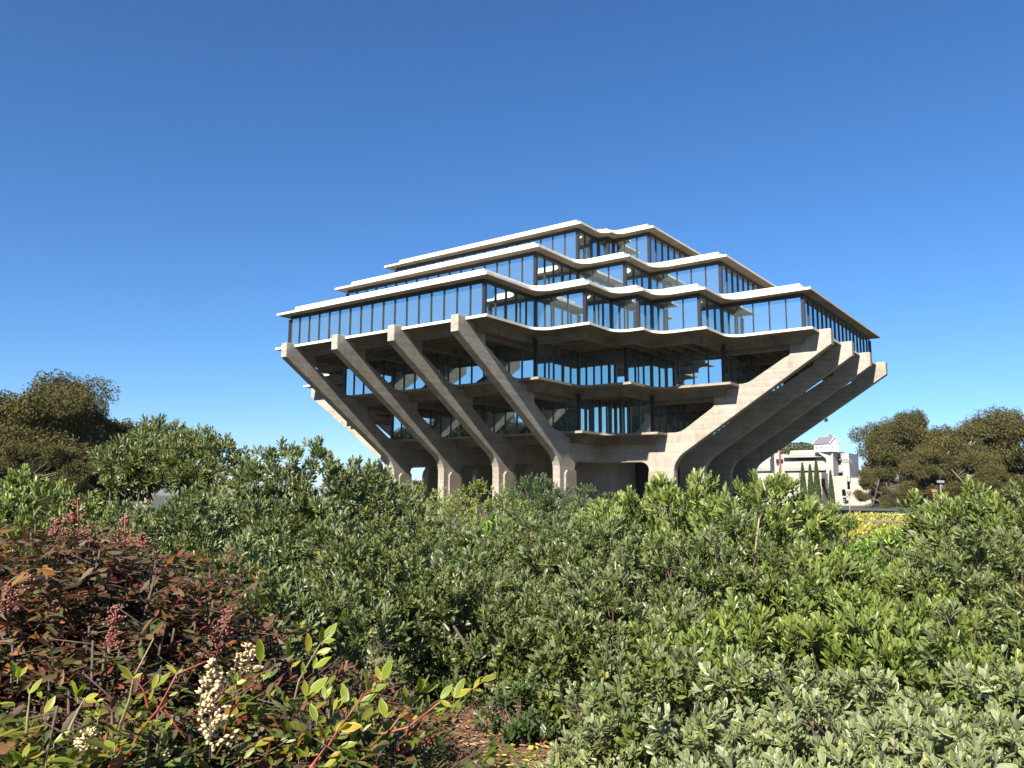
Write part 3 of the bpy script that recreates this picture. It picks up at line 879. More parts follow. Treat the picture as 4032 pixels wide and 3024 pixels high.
K_thin = BushKind(22, 1.6, 1.0, 8, 'lime', dens=.85, L=(.045, .06), W=.17, tone=.2, stem=.1)
K_ivy = BushKind(23, 1.5, .8, 8, 'bright', dens=.78, L=(.065, .09), W=.17, up=1.2, tone=-.1, nleaf=(11, 16), a1=58)

HEDGE = 'grey green shrubs of the dense hedge'
U = 4032 / 2212


def shrub(k, x, y, d, label, group=None, **kw): return k.place(x * U, y * U, d, label, group=group, **kw)


# far rank, just in front of the library
shrub(K_far, 640, 1080, 17, 'dark shrub seen through the gap left of the first pier', leaves=0)
shrub(K_mid, 800, 1042, 14, 'mid green shrub with upright tips left of the first library pier')
shrub(K_thin, 892, 1046, 15, 'thin yellowish shrub in front of the first library pier')
shrub(K_thin, 1035, 1040, 16, 'rounded olive shrub with fine leaves below the third library pier')
shrub(K_far, 1160, 1026, 19, 'dark green domed shrub in front of the fourth library pier')
shrub(K_far, 1228, 1046, 18, 'smaller dark shrub beside the domed one at the fourth library pier')
shrub(K_mid2, 1310, 1072, 14, 'low shrub below the wide opening in the library base')
shrub(K_lime, 1400, 1060, 11, 'lime green shrub below the dark library opening')
shrub(K_lime, 1492, 1022, 9.5, 'lime green shrub with upright tips at the fifth library pier')
TL = shrub(K_lime4, 1636, 1013, 8.0, 'tallest lime green shrub right of the library base, with bare stem')
shrub(K_lime3, 1735, 1085, 9.5, 'lime green shrub in front of the cypress trees')
shrub(K_lime3, 1812, 1100, 11, 'green shrub with a spiky top left of the yellow bed')
shrub(K_ivy, 1905, 1148, 9.5, 'bright green shrub directly in front of the yellow bed')
shrub(K_lime3, 1998, 1078, 10, 'lime green shrub right of the yellow bed')
shrub(K_lime2, 2112, 1052, 9.5, 'tall lime green shrub below the pale leaning trunks at right')
shrub(K_mid, 2190, 1056, 9.5, 'tall shrub at the right edge of the photo')
shrub(K_lime, 2300, 1060, 10, 'hedge shrub at far right, partly out of view')
mb = MB(); b0 = np.array(TL.location)
for q in (((1628, 1262), (1631, 1200), (1636, 1150), (1640, 1120)), ((1660, 1260), (1672, 1225), (1688, 1190)), ((1755, 1250), (1752, 1215), (1766, 1175)), ((1742, 1245), (1738, 1205), (1728, 1178))):
    mb.tube([at(x * U, y * U, 7.15) for x, y in q], [.011, .010, .008, .006][:len(q)], 7)
o_ = mb.build('bare_stem', M_WOOD, None, smooth=True); o_.parent = TL; bpy.context.view_layer.update(); o_.matrix_parent_inverse = TL.matrix_world.inverted()
# left ranks
shrub(K_lime, -20, 1000, 11, 'bright shrub at the left edge with a pale stake beside it')
shrub(K_lime, 90, 1040, 10, 'bright green shrub behind the red foliage, nearest the left edge')
shrub(K_mid, 195, 1082, 10.5, 'mid green shrub below the large dark eucalyptus')
shrub(K_tree, 300, 938, 11.5, 'small tree-like shrub with bare stem left of the brown post', name='tree_shrub')
shrub(K_tree, 355, 902, 12.6, 'darker tallest tree-like shrub beside the brown post', name='tree_shrub')
shrub(K_tree, 440, 925, 11.0, 'broad rounded tree-like shrub right of the brown post', name='tree_shrub')
shrub(K_mid2, 445, 1068, 8.4, 'mid green shrub below the tree-like shrubs')
shrub(K_mid, 300, 1100, 8.2, 'leafy shrub between the red foliage and the tree-like shrubs')
shrub(K_mid2, 640, 958, 9.5, 'largest rounded dark green shrub left of the library')
shrub(K_mid2, 745, 1000, 10.0, 'shrub with long loose tips on the right of the largest rounded one')
shrub(K_mid, 590, 1035, 9.8, 'lower left shoulder shrub of the largest rounded one')
# middle ranks
M1 = ['olive shrub in the middle of the hedge', 'hedge shrub in the middle rank']
mids = [(K_mid2, 470, 1180, 6.3, 'shrub with pale tips just right of the red foliage'), (K_mid2, 700, 1120, 7.6, 'shaded shrub below the largest rounded one'),
        (K_mid, 830, 1130, 7.4, 'shrub with narrow leaves at the left end of the central hedge'), (K_mid2, 600, 1240, 6.0, 'low shrub above the cream flower heads'),
        (K_over, 760, 1220, 7.0, 'shrub at the left of the deep shadow'), (K_mid, 930, 1150, 8.6, 'grey shrub below the second library pier'),
        (K_bright, 1075, 1125, 9.6, 'bright green shrub glowing in the middle of the hedge'), (K_mid, 1010, 1215, 7.2, 'grey shrub left of the bright green one, lower'),
        (K_mid2, 1190, 1120, 8.4, 'grey green shrub with dense tips right of the bright green one'), (K_mid2, 1290, 1130, 8.2, 'grey green shrub under the library opening, second rank'),
        (K_over, 1110, 1240, 7.0, 'grey shrub in the centre, third rank'), (K_mid2, 1420, 1150, 7.4, 'broad grey green shrub under the fifth library pier'),
        (K_mid, 1560, 1130, 7.2, 'shrub at the foot of the tallest lime green one'), (K_mid, 1330, 1250, 6.3, 'shrub with upright shoots right of the centre, third rank'),
        (K_lime, 1720, 1180, 7.0, 'yellow green shrub below the cypress trees, second rank'), (K_lime, 1880, 1210, 7.2, 'long-leaved shrub below the yellow bed'),
        (K_mid, 2040, 1170, 7.6, 'grey green shrub below the right tall ones'), (K_mid, 2190, 1160, 7.4, 'dense shrub at right edge, second rank'),
        (K_lime, 1560, 1290, 5.9, 'long-leaved green shrub right of the centre'), (K_lime, 1800, 1310, 5.8, 'long-leaved green shrub with bare seed heads'),
        (K_lime, 2030, 1300, 5.9, 'long-leaved green shrub at right with dry flower heads'), (K_mid, 2210, 1290, 5.9, 'glossy shrub at the right edge, third rank'),
        (K_over, 900, 1270, 7.0, 'shrub with pale rosettes left of the dark hollow')]
for k, x, y, d, lb in mids: shrub(k, x, y, d, lb, leaves=0)
near = [(K_olive, 1270, 1320, 6.2, 'olive shrub above the bark path, right side'), (K_over, 1010, 1330, 7.2, 'olive shrub half in shade above the dark hollow'),
        (K_olive, 1450, 1390, 5.2, 'olive shrub with broad leaves in the lower middle'), (K_grey, 1640, 1420, 4.8, 'silvery broad-leaved shrub right of the lower middle'),
        (K_grey2, 1870, 1430, 4.7, 'silvery shrub with pale leaf edges at lower right'), (K_grey, 2100, 1430, 4.7, 'silvery shrub near the lower right edge'),
        (K_grey2, 1390, 1480, 5.0, 'broad-leaved green shrub overhanging the bark path'), (K_grey, 1520, 1530, 4.1, 'silvery shrub at the bottom, right of the path'),
        (K_grey2, 1720, 1530, 3.9, 'pale silvery shrub at the bottom right of centre'), (K_grey, 1960, 1520, 3.8, 'pale silvery shrub at the bottom right'),
        (K_grey2, 2190, 1530, 3.9, 'pale silvery shrub in the bottom right corner'), (K_grey, 1500, 1630, 3.6, 'broad-leaved rosettes at the bottom beside the path'),
        (K_grey, 1680, 1650, 3.3, 'silvery rosettes cut by the bottom edge'), (K_grey2, 1930, 1640, 3.2, 'palest rosettes cut by the bottom edge at right')]
for k, x, y, d, lb in near: shrub(k, x, y, d, lb, leaves=200)
shrub(K_small, 1122, 1490, 5.7, 'small glossy dark green shrub beside the bark path', leaves=160)

# ------------------------------------------------------------------ trees
class TreeKind:
    """eucalyptus: trunks, limbs and clumps of hanging leaves; unit = metres"""
    def __init__(s, seed, H, R, kind='euc', nclump=34, per=420, L=.34, zlo=.3, bark=None, ntr=2, top=1.0, lean=.12):
        rng = np.random.default_rng(seed); s.H = H
        mb = MB(); Ts = []; Rs = []; Ss = []; Tn = []
        tops = []
        for t in range(ntr):
            b = Vector((rng.normal() * R * .12, rng.normal() * R * .12, -.3)); e = Vector((rng.normal() * R * .35, rng.normal() * R * .35, H * rng.uniform(.6, .8)))
            m = b.lerp(e, .45) + Vector((rng.normal() * R * lean, rng.normal() * R * lean, 0))
            r0 = H * .02 * rng.uniform(.8, 1.2)
            mb.tube([b, b.lerp(m, .5), m, m.lerp(e, .5), e], [r0, r0 * .85, r0 * .7, r0 * .5, r0 * .25], 8); tops.append((b, m, e))
        lobes = []
        zc = H * (zlo + (1 - zlo) / 2); hz = H * (1 - zlo) / 2
        for i in range(9):
            an = 2.4 * i + rng.random(); f = i / 8
            lobes.append(np.array([R * .62 * math.cos(an) * (1 - .5 * f), R * .62 * math.sin(an) * (1 - .5 * f), zc + hz * (-.75 + 1.4 * f) + rng.normal() * hz * .12]))
        for i in range(nclump):
            lb = lobes[i % 9]; u = rng.normal(size=3); u /= np.linalg.norm(u)
            c = lb + u * np.array([R * .34, R * .34, hz * .26]) * rng.uniform(.5, 1.1)
            if i % 11 == 0: c = c + np.array([u[0], u[1], -.1]) * R * .3
            cr = R * rng.uniform(.14, .29); n = int(per * (cr / (R * .2)) ** 2)
            v = rng.normal(size=(n, 3)); v /= np.linalg.norm(v, axis=1, keepdims=True)
            rad = cr * (.3 + .7 * rng.random(n) ** .5) * (1 + .3 * np.sin(v[:, 0] * 5 + i) * np.sin(v[:, 1] * 6))
            p = c + v * rad[:, None] * np.array([1, 1, .7])
            d = v * .6 + np.array([0, 0, -.45]) + rng.normal(size=(n, 3)) * .55
            Ts.append(p); Rs.append(basis_from(d, rng)); Ss.append(L * rng.uniform(.6, 1.25, n)); Tn.append(np.clip(.45 + rng.normal() * .2 + rng.normal(size=n) * .1, 0, 1))
            b_, m_, e_ = tops[i % ntr]; f = min(1, max(.15, (c[2] / H - .15) * 1.1))
            st = m_.lerp(e_, f * .9) if c[2] > m_.z else b_.lerp(m_, .75); cv = Vector(c)
            mid = st.lerp(cv, .55) + Vector((rng.normal() * .3, rng.normal() * .3, -.03 * H))
            r1 = H * .0062
            mb.tube([st, mid, cv], [r1 * 1.3, r1, r1 * .4], 6)
        V, fs, tn = bake(leaf_lance(1.0, .24), np.concatenate(Rs), np.concatenate(Ts), np.concatenate(Ss), np.concatenate(Tn))
        s.crown_me = fast_mesh('crown', [(V, fs, tn, 0)], [M_LF[kind]])
        s.trunk_me = mesh('trunk', mb.V, mb.F, bark or M_PBARK, True)

    def place(s, px, py_top, dist, label, rz=0, cat='tree', group=None, name='eucalyptus_tree', xy=None, sc=None):
        if xy is None: t = at(px, py_top, dist); x, y, h = t[0], t[1], t[2] - GZ
        else: x, y = xy; h = sc * s.H
        k = h / s.H
        o = empty(name, (x, y, GZ), label, cat, group, rz); o.scale = (k, k, k)
        ob('crown', s.crown_me, o, kind='stuff'); ob('trunk', s.trunk_me, o)
        return o


E1 = TreeKind(31, 15, 8.5, nclump=84, per=1050, L=.30, ntr=3, zlo=.2, bark=M_BARK)
E2 = TreeKind(32, 14, 8, nclump=62, per=1000, L=.30, ntr=3, zlo=.22, lean=.3)
E3 = TreeKind(33, 16, 10.5, nclump=90, per=1000, L=.34, ntr=2, zlo=.06, bark=M_BARK)
E4 = TreeKind(34, 9, 4.8, nclump=44, per=800, L=.22, ntr=2, zlo=.1, bark=M_BARK)
# right group (photo pixels in the 2212-wide frame)
E1.place(1938 * U, 880 * U, 165, 'large rounded eucalyptus right of the campus building', 0.4).scale.x *= .82
E2.place(2062 * U, 912 * U, 156, 'eucalyptus with bare pale forked trunks right of the rounded one', 2.2)
E3.place(2185 * U, 900 * U, 162, 'broad eucalyptus at the right edge of the photo', 4.0)
E4.place(1990 * U, 965 * U, 150, 'lower bright-topped tree between the rounded and the forked eucalyptus', 1.0)
E3.place(2110 * U, 925 * U, 185, 'further eucalyptus filling the gap behind the forked one', 5.5)
E4.place(2120 * U, 975 * U, 148, 'low tree below the broad eucalyptus at right', 3.0)
E4.place(1886 * U, 1010 * U, 146, 'small thin tree in front of the cream building wall', 5.0)
# left group
E3.place(95 * U, 826 * U, 78, 'large dark eucalyptus at the left', 1.2)
E2.place(-25 * U, 835 * U, 80, 'dark eucalyptus cut by the left edge', 0.6)
E2.place(200 * U, 862 * U, 84, 'eucalyptus with a side branch reaching right', 5.2)
E4.place(255 * U, 912 * U, 100, 'small brownish tree right of the large dark eucalyptus', 2.0)
E4.place(145 * U, 960 * U, 70, 'low dark tree below the large eucalyptus', 4.2)
E4.place(40 * U, 950 * U, 72, 'low dark tree at the left edge', 0.9)
E4.place(812 * U, 1012 * U, 150, 'distant tree left of the library base', 0.3)
E4.place(905 * U, 1036 * U, 170, 'distant tree seen through the library arch', 2.6)
# grove left of the camera, seen only in the glass of the two lower floors
for i, (x, y, k, r) in enumerate(((-62, -96, 1.5, 0), (-44, -108, 1.65, 1), (-28, -104, 1.45, 2), (-14, -118, 1.6, 3), (2, -112, 1.4, 4), (-80, -112, 1.6, 5), (18, -122, 1.5, .5), (-52, -122, 1.7, 2.4))):
    E1.place(0, 0, 0, 'eucalyptus of the grove mirrored in the lower library windows', r, group='grove mirrored in the glass', xy=(x, y), sc=k)


class Cypress:
    def __init__(s, H=8, R=.75, seed=41):
        rng = np.random.default_rng(seed); n = 5200; s.H = H
        t = rng.random(n) ** .8; ang = rng.random(n) * 2 * PI
        r = R * (1 - t) ** .75 * (.82 + .25 * rng.random(n)) * (1 + .1 * np.sin(ang * 5 + t * 30))
        P = np.stack([r * np.cos(ang), r * np.sin(ang), .3 + t * (H - .35)], 1)
        D = np.stack([np.cos(ang) * .35, np.sin(ang) * .35, np.ones(n)], 1) + rng.normal(size=(n, 3)) * .18
        V, fs, tn = bake(leaf_lance(1, .22), basis_from(D, rng), P, rng.uniform(.2, .36, n), np.clip(.45 + rng.normal(size=n) * .25, 0, 1))
        s.me = fast_mesh('crown', [(V, fs, tn, 0)], [M_LF['cyp']])
        mb = MB(); mb.tube([(0, 0, -.2), (0, 0, H * .6)], [.14, .05], 7); s.tr = mesh('trunk', mb.V, mb.F, M_BARK)


CY = Cypress()
for x, y, lb in ((1155, 745, 'leftmost of the four narrow dark cypresses'), (1320, 775, 'second narrow cypress from the left, shortest of the first three'),
                 (1452, 690, 'tallest narrow cypress, third from the left'), (1766, 905, 'fourth narrow cypress, set apart to the right')):
    p = on_y(*c1(x, y), 84); k = (p[2] - GZ) / CY.H
    o = empty('cypress_tree', (p[0], p[1], GZ), lb, 'tree', 'narrow cypresses in front of the campus building', x); o.scale = (k * .95, k * .95, k)
    ob('crown', CY.me, o, kind='stuff'); ob('trunk', CY.tr, o)
# roof garden strip
rng = np.random.default_rng(51); n = 2600
pa = on_y(*c1(700, 440), 119); pb = on_y(*c1(1390, 440), 119)
P = np.stack([rng.uniform(pa[0], pb[0], n), 119 + rng.random(n) * 2.5, pa[2] - .1 + rng.random(n) * (.75 + .35 * np.sin(rng.uniform(0, 9, n)))], 1)
ov = rng.random(n) < .16; P[ov, 1] = 117.8; P[ov, 0] = pa[0] + .1 + rng.random(ov.sum()) * 2.2; P[ov, 2] = pa[2] - rng.random(ov.sum()) * 1.0
V, fs, tn = bake(leaf_lance(1, .3), basis_from(rng.normal(size=(n, 3)) + np.array([0, 0, .6]), rng), P, rng.uniform(.25, .45, n), rng.random(n))
ob('roof_planting', fast_mesh('roof_planting', [(V, fs, tn, 0)], [M_LF['dark']]), EB, kind='stuff')

# ------------------------------------------------------------------ small things of the campus
def lamp(px, py, dist, label, m, shape):
    t = at(px, py, dist); h = t[2] - GZ; o = empty('street_lamp', (t[0], t[1], GZ), label, 'lamp', rz=.3)
    mb = MB(); mb.tube([(0, 0, -.1), (0, 0, h - .3)], [.06, .045], 8); mb.build('post', m, o, smooth=True)
    mb = MB()
    if shape == 'cone': mb.tube([(0, 0, h - .42), (0, 0, h - .14), (0, 0, h)], [.05, .17, .18], 14)
    else:
        w = .15 if shape == 'box' else .24
        mb.box((-w, -w, h - .17), (w, w, h)); mb.box((-.07, -.07, h - .3), (.07, .07, h - .17))
    mb.build('lamp_head', m, o)
    return o


lamp(3343, 1934, 74, 'bronze lamp with a cone-shaped head in front of the cream building', M_LAMP, 'cone')
lamp(3676, 1927, 62, 'rust coloured lamp with a small box head in front of the eucalyptus', M_LAMPO, 'box')
lamp(3702, 1892, 70, 'grey lamp with a wide flat box head behind the rust coloured one', M_LAMPG, 'flat')
t = at(584, 1805, 34); o = empty('wooden_post', (t[0], t[1], GZ), 'plain brown round post rising between the tree-like shrubs at left', 'post')
mb = MB(); mb.tube([(0, 0, -.2), (0, 0, 1.5), (0, 0, t[2] - GZ)], [.11, .105, .095], 12); mb.build('shaft', M_WOOD, o, smooth=True)
mb = MB(); mb.tube([(0, 0, t[2] - GZ), (0, 0, t[2] - GZ + .05)], [.115, .1], 12); mb.build('cap', M_WOOD, o)
t = at(50, 1862, 15); o = empty('garden_stake', (t[0], t[1], GZ), 'short pale wooden stake beside the bright shrub at the left edge', 'stake')
mb = MB(); mb.box((-.028, -.028, -.1), (.028, .028, t[2] - GZ)); mb.build('shaft', M_WOOD, o, bevel=.006)
mb = MB(); mb.prism([(-.028, 0), (.028, 0), (0, .06)], lambda a, b, q: (a, q, t[2] - GZ + b), -.028, .028); mb.build('tip', M_WOOD, o)

# yellow flowering bed, kerb, rail and lawn right of the library
rng = np.random.default_rng(61)
bl = at(3290, 2068, 33); br = at(3660, 2068, 33); fl = at(3330, 2020, 74); fr = at(3690, 2020, 74)
u1 = rng.random(11000); u2 = rng.random(11000)
A = bl + (br - bl) * u1[:, None]; B_ = fl + (fr - fl) * u1[:, None]; P = A + (B_ - A) * u2[:, None]; P[:, 2] = GZ + .05 + rng.random(11000) * .35
V, fs, tn = bake(leaf_lance(1, .34), basis_from(rng.normal(size=(11000, 3)) + np.array([0, 0, 1.0]), rng), P, rng.uniform(.10, .19, 11000), rng.random(11000))
M_FLOW = leaf_mat('yellow_flower', [(0, (.05, .08, .014)), (.55, (.10, .115, .018)), (.8, (.2, .17, .018)), (1, (.32, .25, .025))], (.3, .28, .05))
tag(ob('flower_bed', fast_mesh('flower_bed', [(V, fs, tn, 0)], [M_FLOW])), 'bed of low yellow flowers seen through a gap in the hedge at right', 'flowers', kind='stuff')
a = at(3400, 2030, 44); b = at(3615, 2030, 44)
RB = empty('bench_rail', ((a[0] + b[0]) / 2, (a[1] + b[1]) / 2, GZ), 'long low dark rail in front of the yellow flower bed', 'rail', rz=math.atan2(b[1] - a[1], b[0] - a[0]))
Lh = math.hypot(b[0] - a[0], b[1] - a[1]) / 2
zr = at(3500, 2053, 44)[2] - GZ
mb = MB(); mb.box((-Lh, -.12, zr - .07), (Lh, .12, zr + .05)); mb.build('beam', M_BARK, RB, bevel=.02)
for x in (-Lh + .3, 0, Lh - .3):
    mb = MB(); mb.box((x - .06, -.06, -.1), (x + .06, .06, zr - .07)); mb.build('leg', M_BARK, RB)
a = at(3455, 2026, 68); b = at(3690, 2026, 68)
KB = empty('low_wall', ((a[0] + b[0]) / 2, (a[1] + b[1]) / 2, GZ), 'low pale concrete wall behind the yellow flower bed', 'wall', rz=math.atan2(b[1] - a[1], b[0] - a[0]))
Lh = math.hypot(b[0] - a[0], b[1] - a[1]) / 2
mb = MB(); mb.box((-Lh, -.2, -.1), (Lh, .2, .34)); mb.build('wall', M_WHITE, KB, bevel=.02)
mb = MB(); mb.box((-Lh - .05, -.25, .342), (Lh + .05, .25, .42)); mb.build('coping', M_EDGE, KB, bevel=.01)
# bird
t = at(3252, 1659, 60); BI = empty('bird', t, 'tiny dark bird flying between the library and the small house', 'bird', rz=.6)
mb = MB(); mb.tube([(-.16, 0, 0), (-.06, 0, .01), (.05, 0, .02), (.13, 0, .03), (.2, 0, .02)], [.02, .05, .055, .035, .006], 8); mb.build('body', M_FEATHER, BI, smooth=True)
for sg in (-1, 1):
    mb = MB(); mb.prism([(.08, 0), (-.08, 0), (-.1, .14), (-.02, .34), (.06, .18)], lambda a_, b_, t_: (a_, sg * b_, .05 + b_ * .5 + t_), 0, .012); mb.build('wing', M_FEATHER, BI)

# ------------------------------------------------------------------ bark mulch at the bottom, in front of the hollow
rng = np.random.default_rng(71); n = 16000
c0 = at(1960, 2930, 5.3); ang = rng.random(n) * 2 * PI; rr = 2.3 * np.sqrt(rng.random(n))
P = np.stack([c0[0] + rr * np.cos(ang), c0[1] + rr * np.sin(ang), GZ + .012 + rng.random(n) * .02], 1)
D = rng.normal(size=(n, 3)) * np.array([1, 1, .16])
chipV = np.array([(-.16, 0, -.04), (.16, 0, -.04), (.12, 1, -.03), (-.1, .95, -.04), (-.13, .05, .06), (.13, .02, .05), (.09, .97, .05), (-.08, .9, .06)])
chipF = [(4, 5, 6, 7), (0, 1, 5, 4), (1, 2, 6, 5), (2, 3, 7, 6), (3, 0, 4, 7)]
def upright(D):
    d = D / np.linalg.norm(D, axis=1, keepdims=True); x = np.cross(d, np.array([0, 0, 1.0])); x /= np.linalg.norm(x, axis=1, keepdims=True)
    return np.stack([x, d, np.cross(x, d)], 2)
V, fs, tn = bake((chipV, chipF, np.zeros(8)), upright(D), P, rng.uniform(.014, .05, n), rng.random(n))
M_MULCH = leaf_mat('bark_mulch', [(0, (.07, .035, .018)), (.4, (.15, .078, .04)), (.75, (.24, .14, .075)), (1, (.33, .22, .13))], (.25, .15, .08), trans=0.0, rough=.9, spec=.1)
tag(ob('mulch', fast_mesh('mulch', [(V, fs, tn, 0)], [M_MULCH])), 'loose brown bark mulch on the bare ground at the bottom', 'mulch', kind='stuff')
pm = plain('mulch_soil', (.10, .055, .03), .95, var=.4, scale=18)
V = []; F = []
for k in range(36):
    a = 2 * PI * k / 36; r = 2.35 + .2 * math.sin(3 * a) + .1 * math.sin(7 * a); V.append((c0[0] + r * math.cos(a), c0[1] + r * math.sin(a), GZ + .005))
ob('mulch_path', mesh('mulch_path', V, [tuple(range(36))], pm), kind='structure')
# fallen yellow leaves
lm = leaf_mid(1, .22); fl_me = mesh('fallen_leaf', lm[0], lm[1], M_CHIPY)
FL = empty('fallen_leaves', c0, 'scatter of fallen yellow leaves on the bark mulch', 'leaves'); FL.location.z = GZ
for i in range(60):
    a = rng.random() * 6.28; r = 1.5 * rng.random() ** .5; q = at(2090 + rng.normal() * 70, 2890 + rng.normal() * 60, 5.4 + rng.normal() * .3)
    m4 = Matrix.Translation((q[0] - c0[0], q[1] - c0[1], .03)) @ Matrix.Rotation(a, 4, 'Z') @ Matrix.Rotation(rng.normal() * .3, 4, 'Y') @ Matrix.Diagonal((.055, .055, .055, 1))
    ob('leaf', fl_me, FL, m4)


# ------------------------------------------------------------------ red-brown nandina in the left foreground
class Nandina:
    def __init__(s, seed, H, R, nc=26, per=34, L=(.028, .05), red=0.0, lm_=None):
        rng = np.random.default_rng(seed); s.H = H; s.rng = rng
        Ts, Rs, Ss, Tn = [], [], [], []; st = MB(); buds = []; s.tips = []
        for i in range(nc):
            an = 2.399 * i; rad = R * math.sqrt((i + .5) / nc); h = H * (1 - .3 * (rad / R) ** 2) * rng.uniform(.8, 1.02)
            b = Vector((rad * .55 * math.cos(an), rad * .55 * math.sin(an), -.05)); e = Vector((rad * math.cos(an), rad * math.sin(an), h))
            m = b.lerp(e, .55) + Vector((rng.normal() * .03, rng.normal() * .03, 0))
            st.tube([b, m, e], [.006, .005, .003], 5); s.tips.append(e)
            for k in range(per):
                f = rng.random() ** .6; o = (m.lerp(e, (f - .4) / .6) if f > .4 else b.lerp(m, f / .4))
                az = rng.random() * 6.28; dr = np.array([math.cos(az), math.sin(az), rng.normal() * .25 + .25]); dr /= np.linalg.norm(dr)
                ln = rng.uniform(.10, .2)
                if k % 3 == 0: st.tube([o, o + Vector(dr) * ln], [.0018, .001], 4)
                nl = rng.integers(7, 12); q = np.linspace(.2, 1, nl)
                P = np.array(o) + dr * (ln * q)[:, None] + np.stack([np.zeros(nl), np.zeros(nl), -.04 * q ** 2], 1)
                side = np.cross(dr, [0, 0, 1.0]); side /= np.linalg.norm(side)
                sg = np.where(np.arange(nl) % 2 == 0, 1, -1); sg[-1] = 0
                D = dr * .75 + side * (sg * .75)[:, None] + rng.normal(size=(nl, 3)) * .35 + np.array([0, 0, -.05])
                Ts.append(P); B1 = upright(D); B2 = basis_from(D, rng); fl_ = (rng.random(nl) < .55)[:, None, None]; Rs.append(np.where(fl_, B1, B2)); Ss.append(rng.uniform(L[0], L[1], nl)); Tn.append(np.clip(.40 + red + .2 * f + rng.normal() * .22 + rng.normal(size=nl) * .08, 0, 1))
        V, fs, tn = bake(leaf_mid(1, .17, .04, -.1), np.concatenate(Rs), np.concatenate(Ts), np.concatenate(Ss), np.concatenate(Tn))
        s.me = fast_mesh('foliage', [(V, fs, tn, 0)], [lm_ or M_LF['nandina']]); s.stm = mesh('stem', st.V, st.F, M_DTWIG, True)

    def place(s, px, py, dist, label, rz):
        t = at(px, py, dist); h = t[2] - GZ; k = min(1.25, max(.8, h / s.H))
        o = empty('nandina_shrub', (t[0], t[1], GZ + h - s.H * k if h < s.H * k else GZ), label, 'shrub', None, rz); o.scale = (k, k, max(k, h / s.H))
        ob('foliage', s.me, o, kind='stuff'); ob('stem', s.stm, o); return o


M_NY = leaf_mat('young_nandina_leaf', [(0, (.05, .08, .012)), (.4, (.10, .13, .018)), (.7, (.18, .18, .025)), (.9, (.22, .12, .025)), (1, (.2, .06, .02))], (.16, .17, .05), trans=.35)
N1 = Nandina(81, 1.3, .6, nc=30, per=40, L=(.034, .06), red=.12); N2 = Nandina(82, .85, .6, nc=30, red=-.02); N3 = Nandina(83, .6, .5, nc=26, per=30, red=-.1); N4 = Nandina(84, .7, .38, nc=16, per=14, L=(.04, .065), lm_=M_NY)
nan = []
for K, x, y, d, lb, r in ((N1, 45, 1105, 3.6, 'red nandina with upright tips at the left edge', 0), (N1, 160, 1120, 3.5, 'reddest nandina, with pink seed heads, at the left', 1.4),
                          (N1, 275, 1165, 3.7, 'red-brown nandina against the green shrubs', 2.9), (N2, 60, 1270, 3.2, 'brown nandina below the reddest one, left edge', .4),
                          (N2, 210, 1290, 3.2, 'dark brown nandina in the middle of the red patch', 3.3), (N2, 350, 1310, 3.4, 'brownish nandina beside the green shrubs', 5.0),
                          (N2, 470, 1390, 3.4, 'nandina with fading pink seed heads, nearest the centre', 2.2), (N2, 120, 1400, 2.8, 'mottled nandina in the lower left', 1.0),
                          (N2, 300, 1420, 2.85, 'dark mottled nandina left of the cream flower head', 4.1), (N3, 30, 1480, 2.55, 'low nandina in the lower left corner', 0),
                          (N3, 200, 1510, 2.5, 'low dark nandina at the bottom left', 2.0), (N3, 380, 1530, 2.6, 'low nandina at the foot of the cream flower head', 3.6),
                          (N2, 600, 1420, 3.3, 'purplish nandina behind the yellow-green sprays', 5.5), (N2, 660, 1440, 3.6, 'purple twiggy nandina right of the yellow-green sprays', .2),
                          (N3, 560, 1520, 2.7, 'low nandina under the yellow-green sprays', 4.4),
                          (N4, 60, 1470, 2.35, 'fresh yellow-green nandina shoots in the lower left corner', .5), (N4, 190, 1500, 2.4, 'fresh yellowish nandina shoots at the bottom left', 1.9),
                          (N4, 330, 1490, 2.5, 'fresh nandina shoots left of the large cream flower head', 3.3), (N4, 540, 1440, 2.8, 'fresh green nandina shoots behind the sprays', 4.7),
                          (N4, 660, 1450, 2.8, 'fresh yellow-green nandina shoots in the bottom centre', .9), (N4, 800, 1490, 3.0, 'fresh nandina shoots nearest the mulch', 2.4),
                          (N1, 20, 1120, 3.9, 'tall red nandina behind the others at the left edge', 2.2), (N1, 230, 1130, 4.1, 'tall nandina at the back of the red patch', 5.1), (N3, 660, 1540, 2.8, 'low dark nandina at the bottom, by the red berries', 1.3)):
    nan.append(K.place(x * U, y * U, d, lb, r))


def bud_mesh(name, m, elong=1.6):
    V = [(0, 0, -.5), (.42, 0, -.1), (0, .42, -.1), (-.42, 0, -.1), (0, -.42, -.1), (.3, .3, .28), (-.3, .3, .28), (-.3, -.3, .28), (.3, -.3, .28), (0, 0, elong * .55)]
    F = [(0, 2, 1), (0, 3, 2), (0, 4, 3), (0, 1, 4), (1, 2, 5), (2, 3, 6), (3, 4, 7), (4, 1, 8), (5, 6, 9), (6, 7, 9), (7, 8, 9), (8, 5, 9), (2, 6, 5), (3, 7, 6), (4, 8, 7), (1, 5, 8)]
    return mesh(name, V, F, m, True)


B_C = bud_mesh('bud', M_BUDC); B_P = bud_mesh('bud', M_BUDP, 1.0); B_R = bud_mesh('berry', M_BERRY, .9)


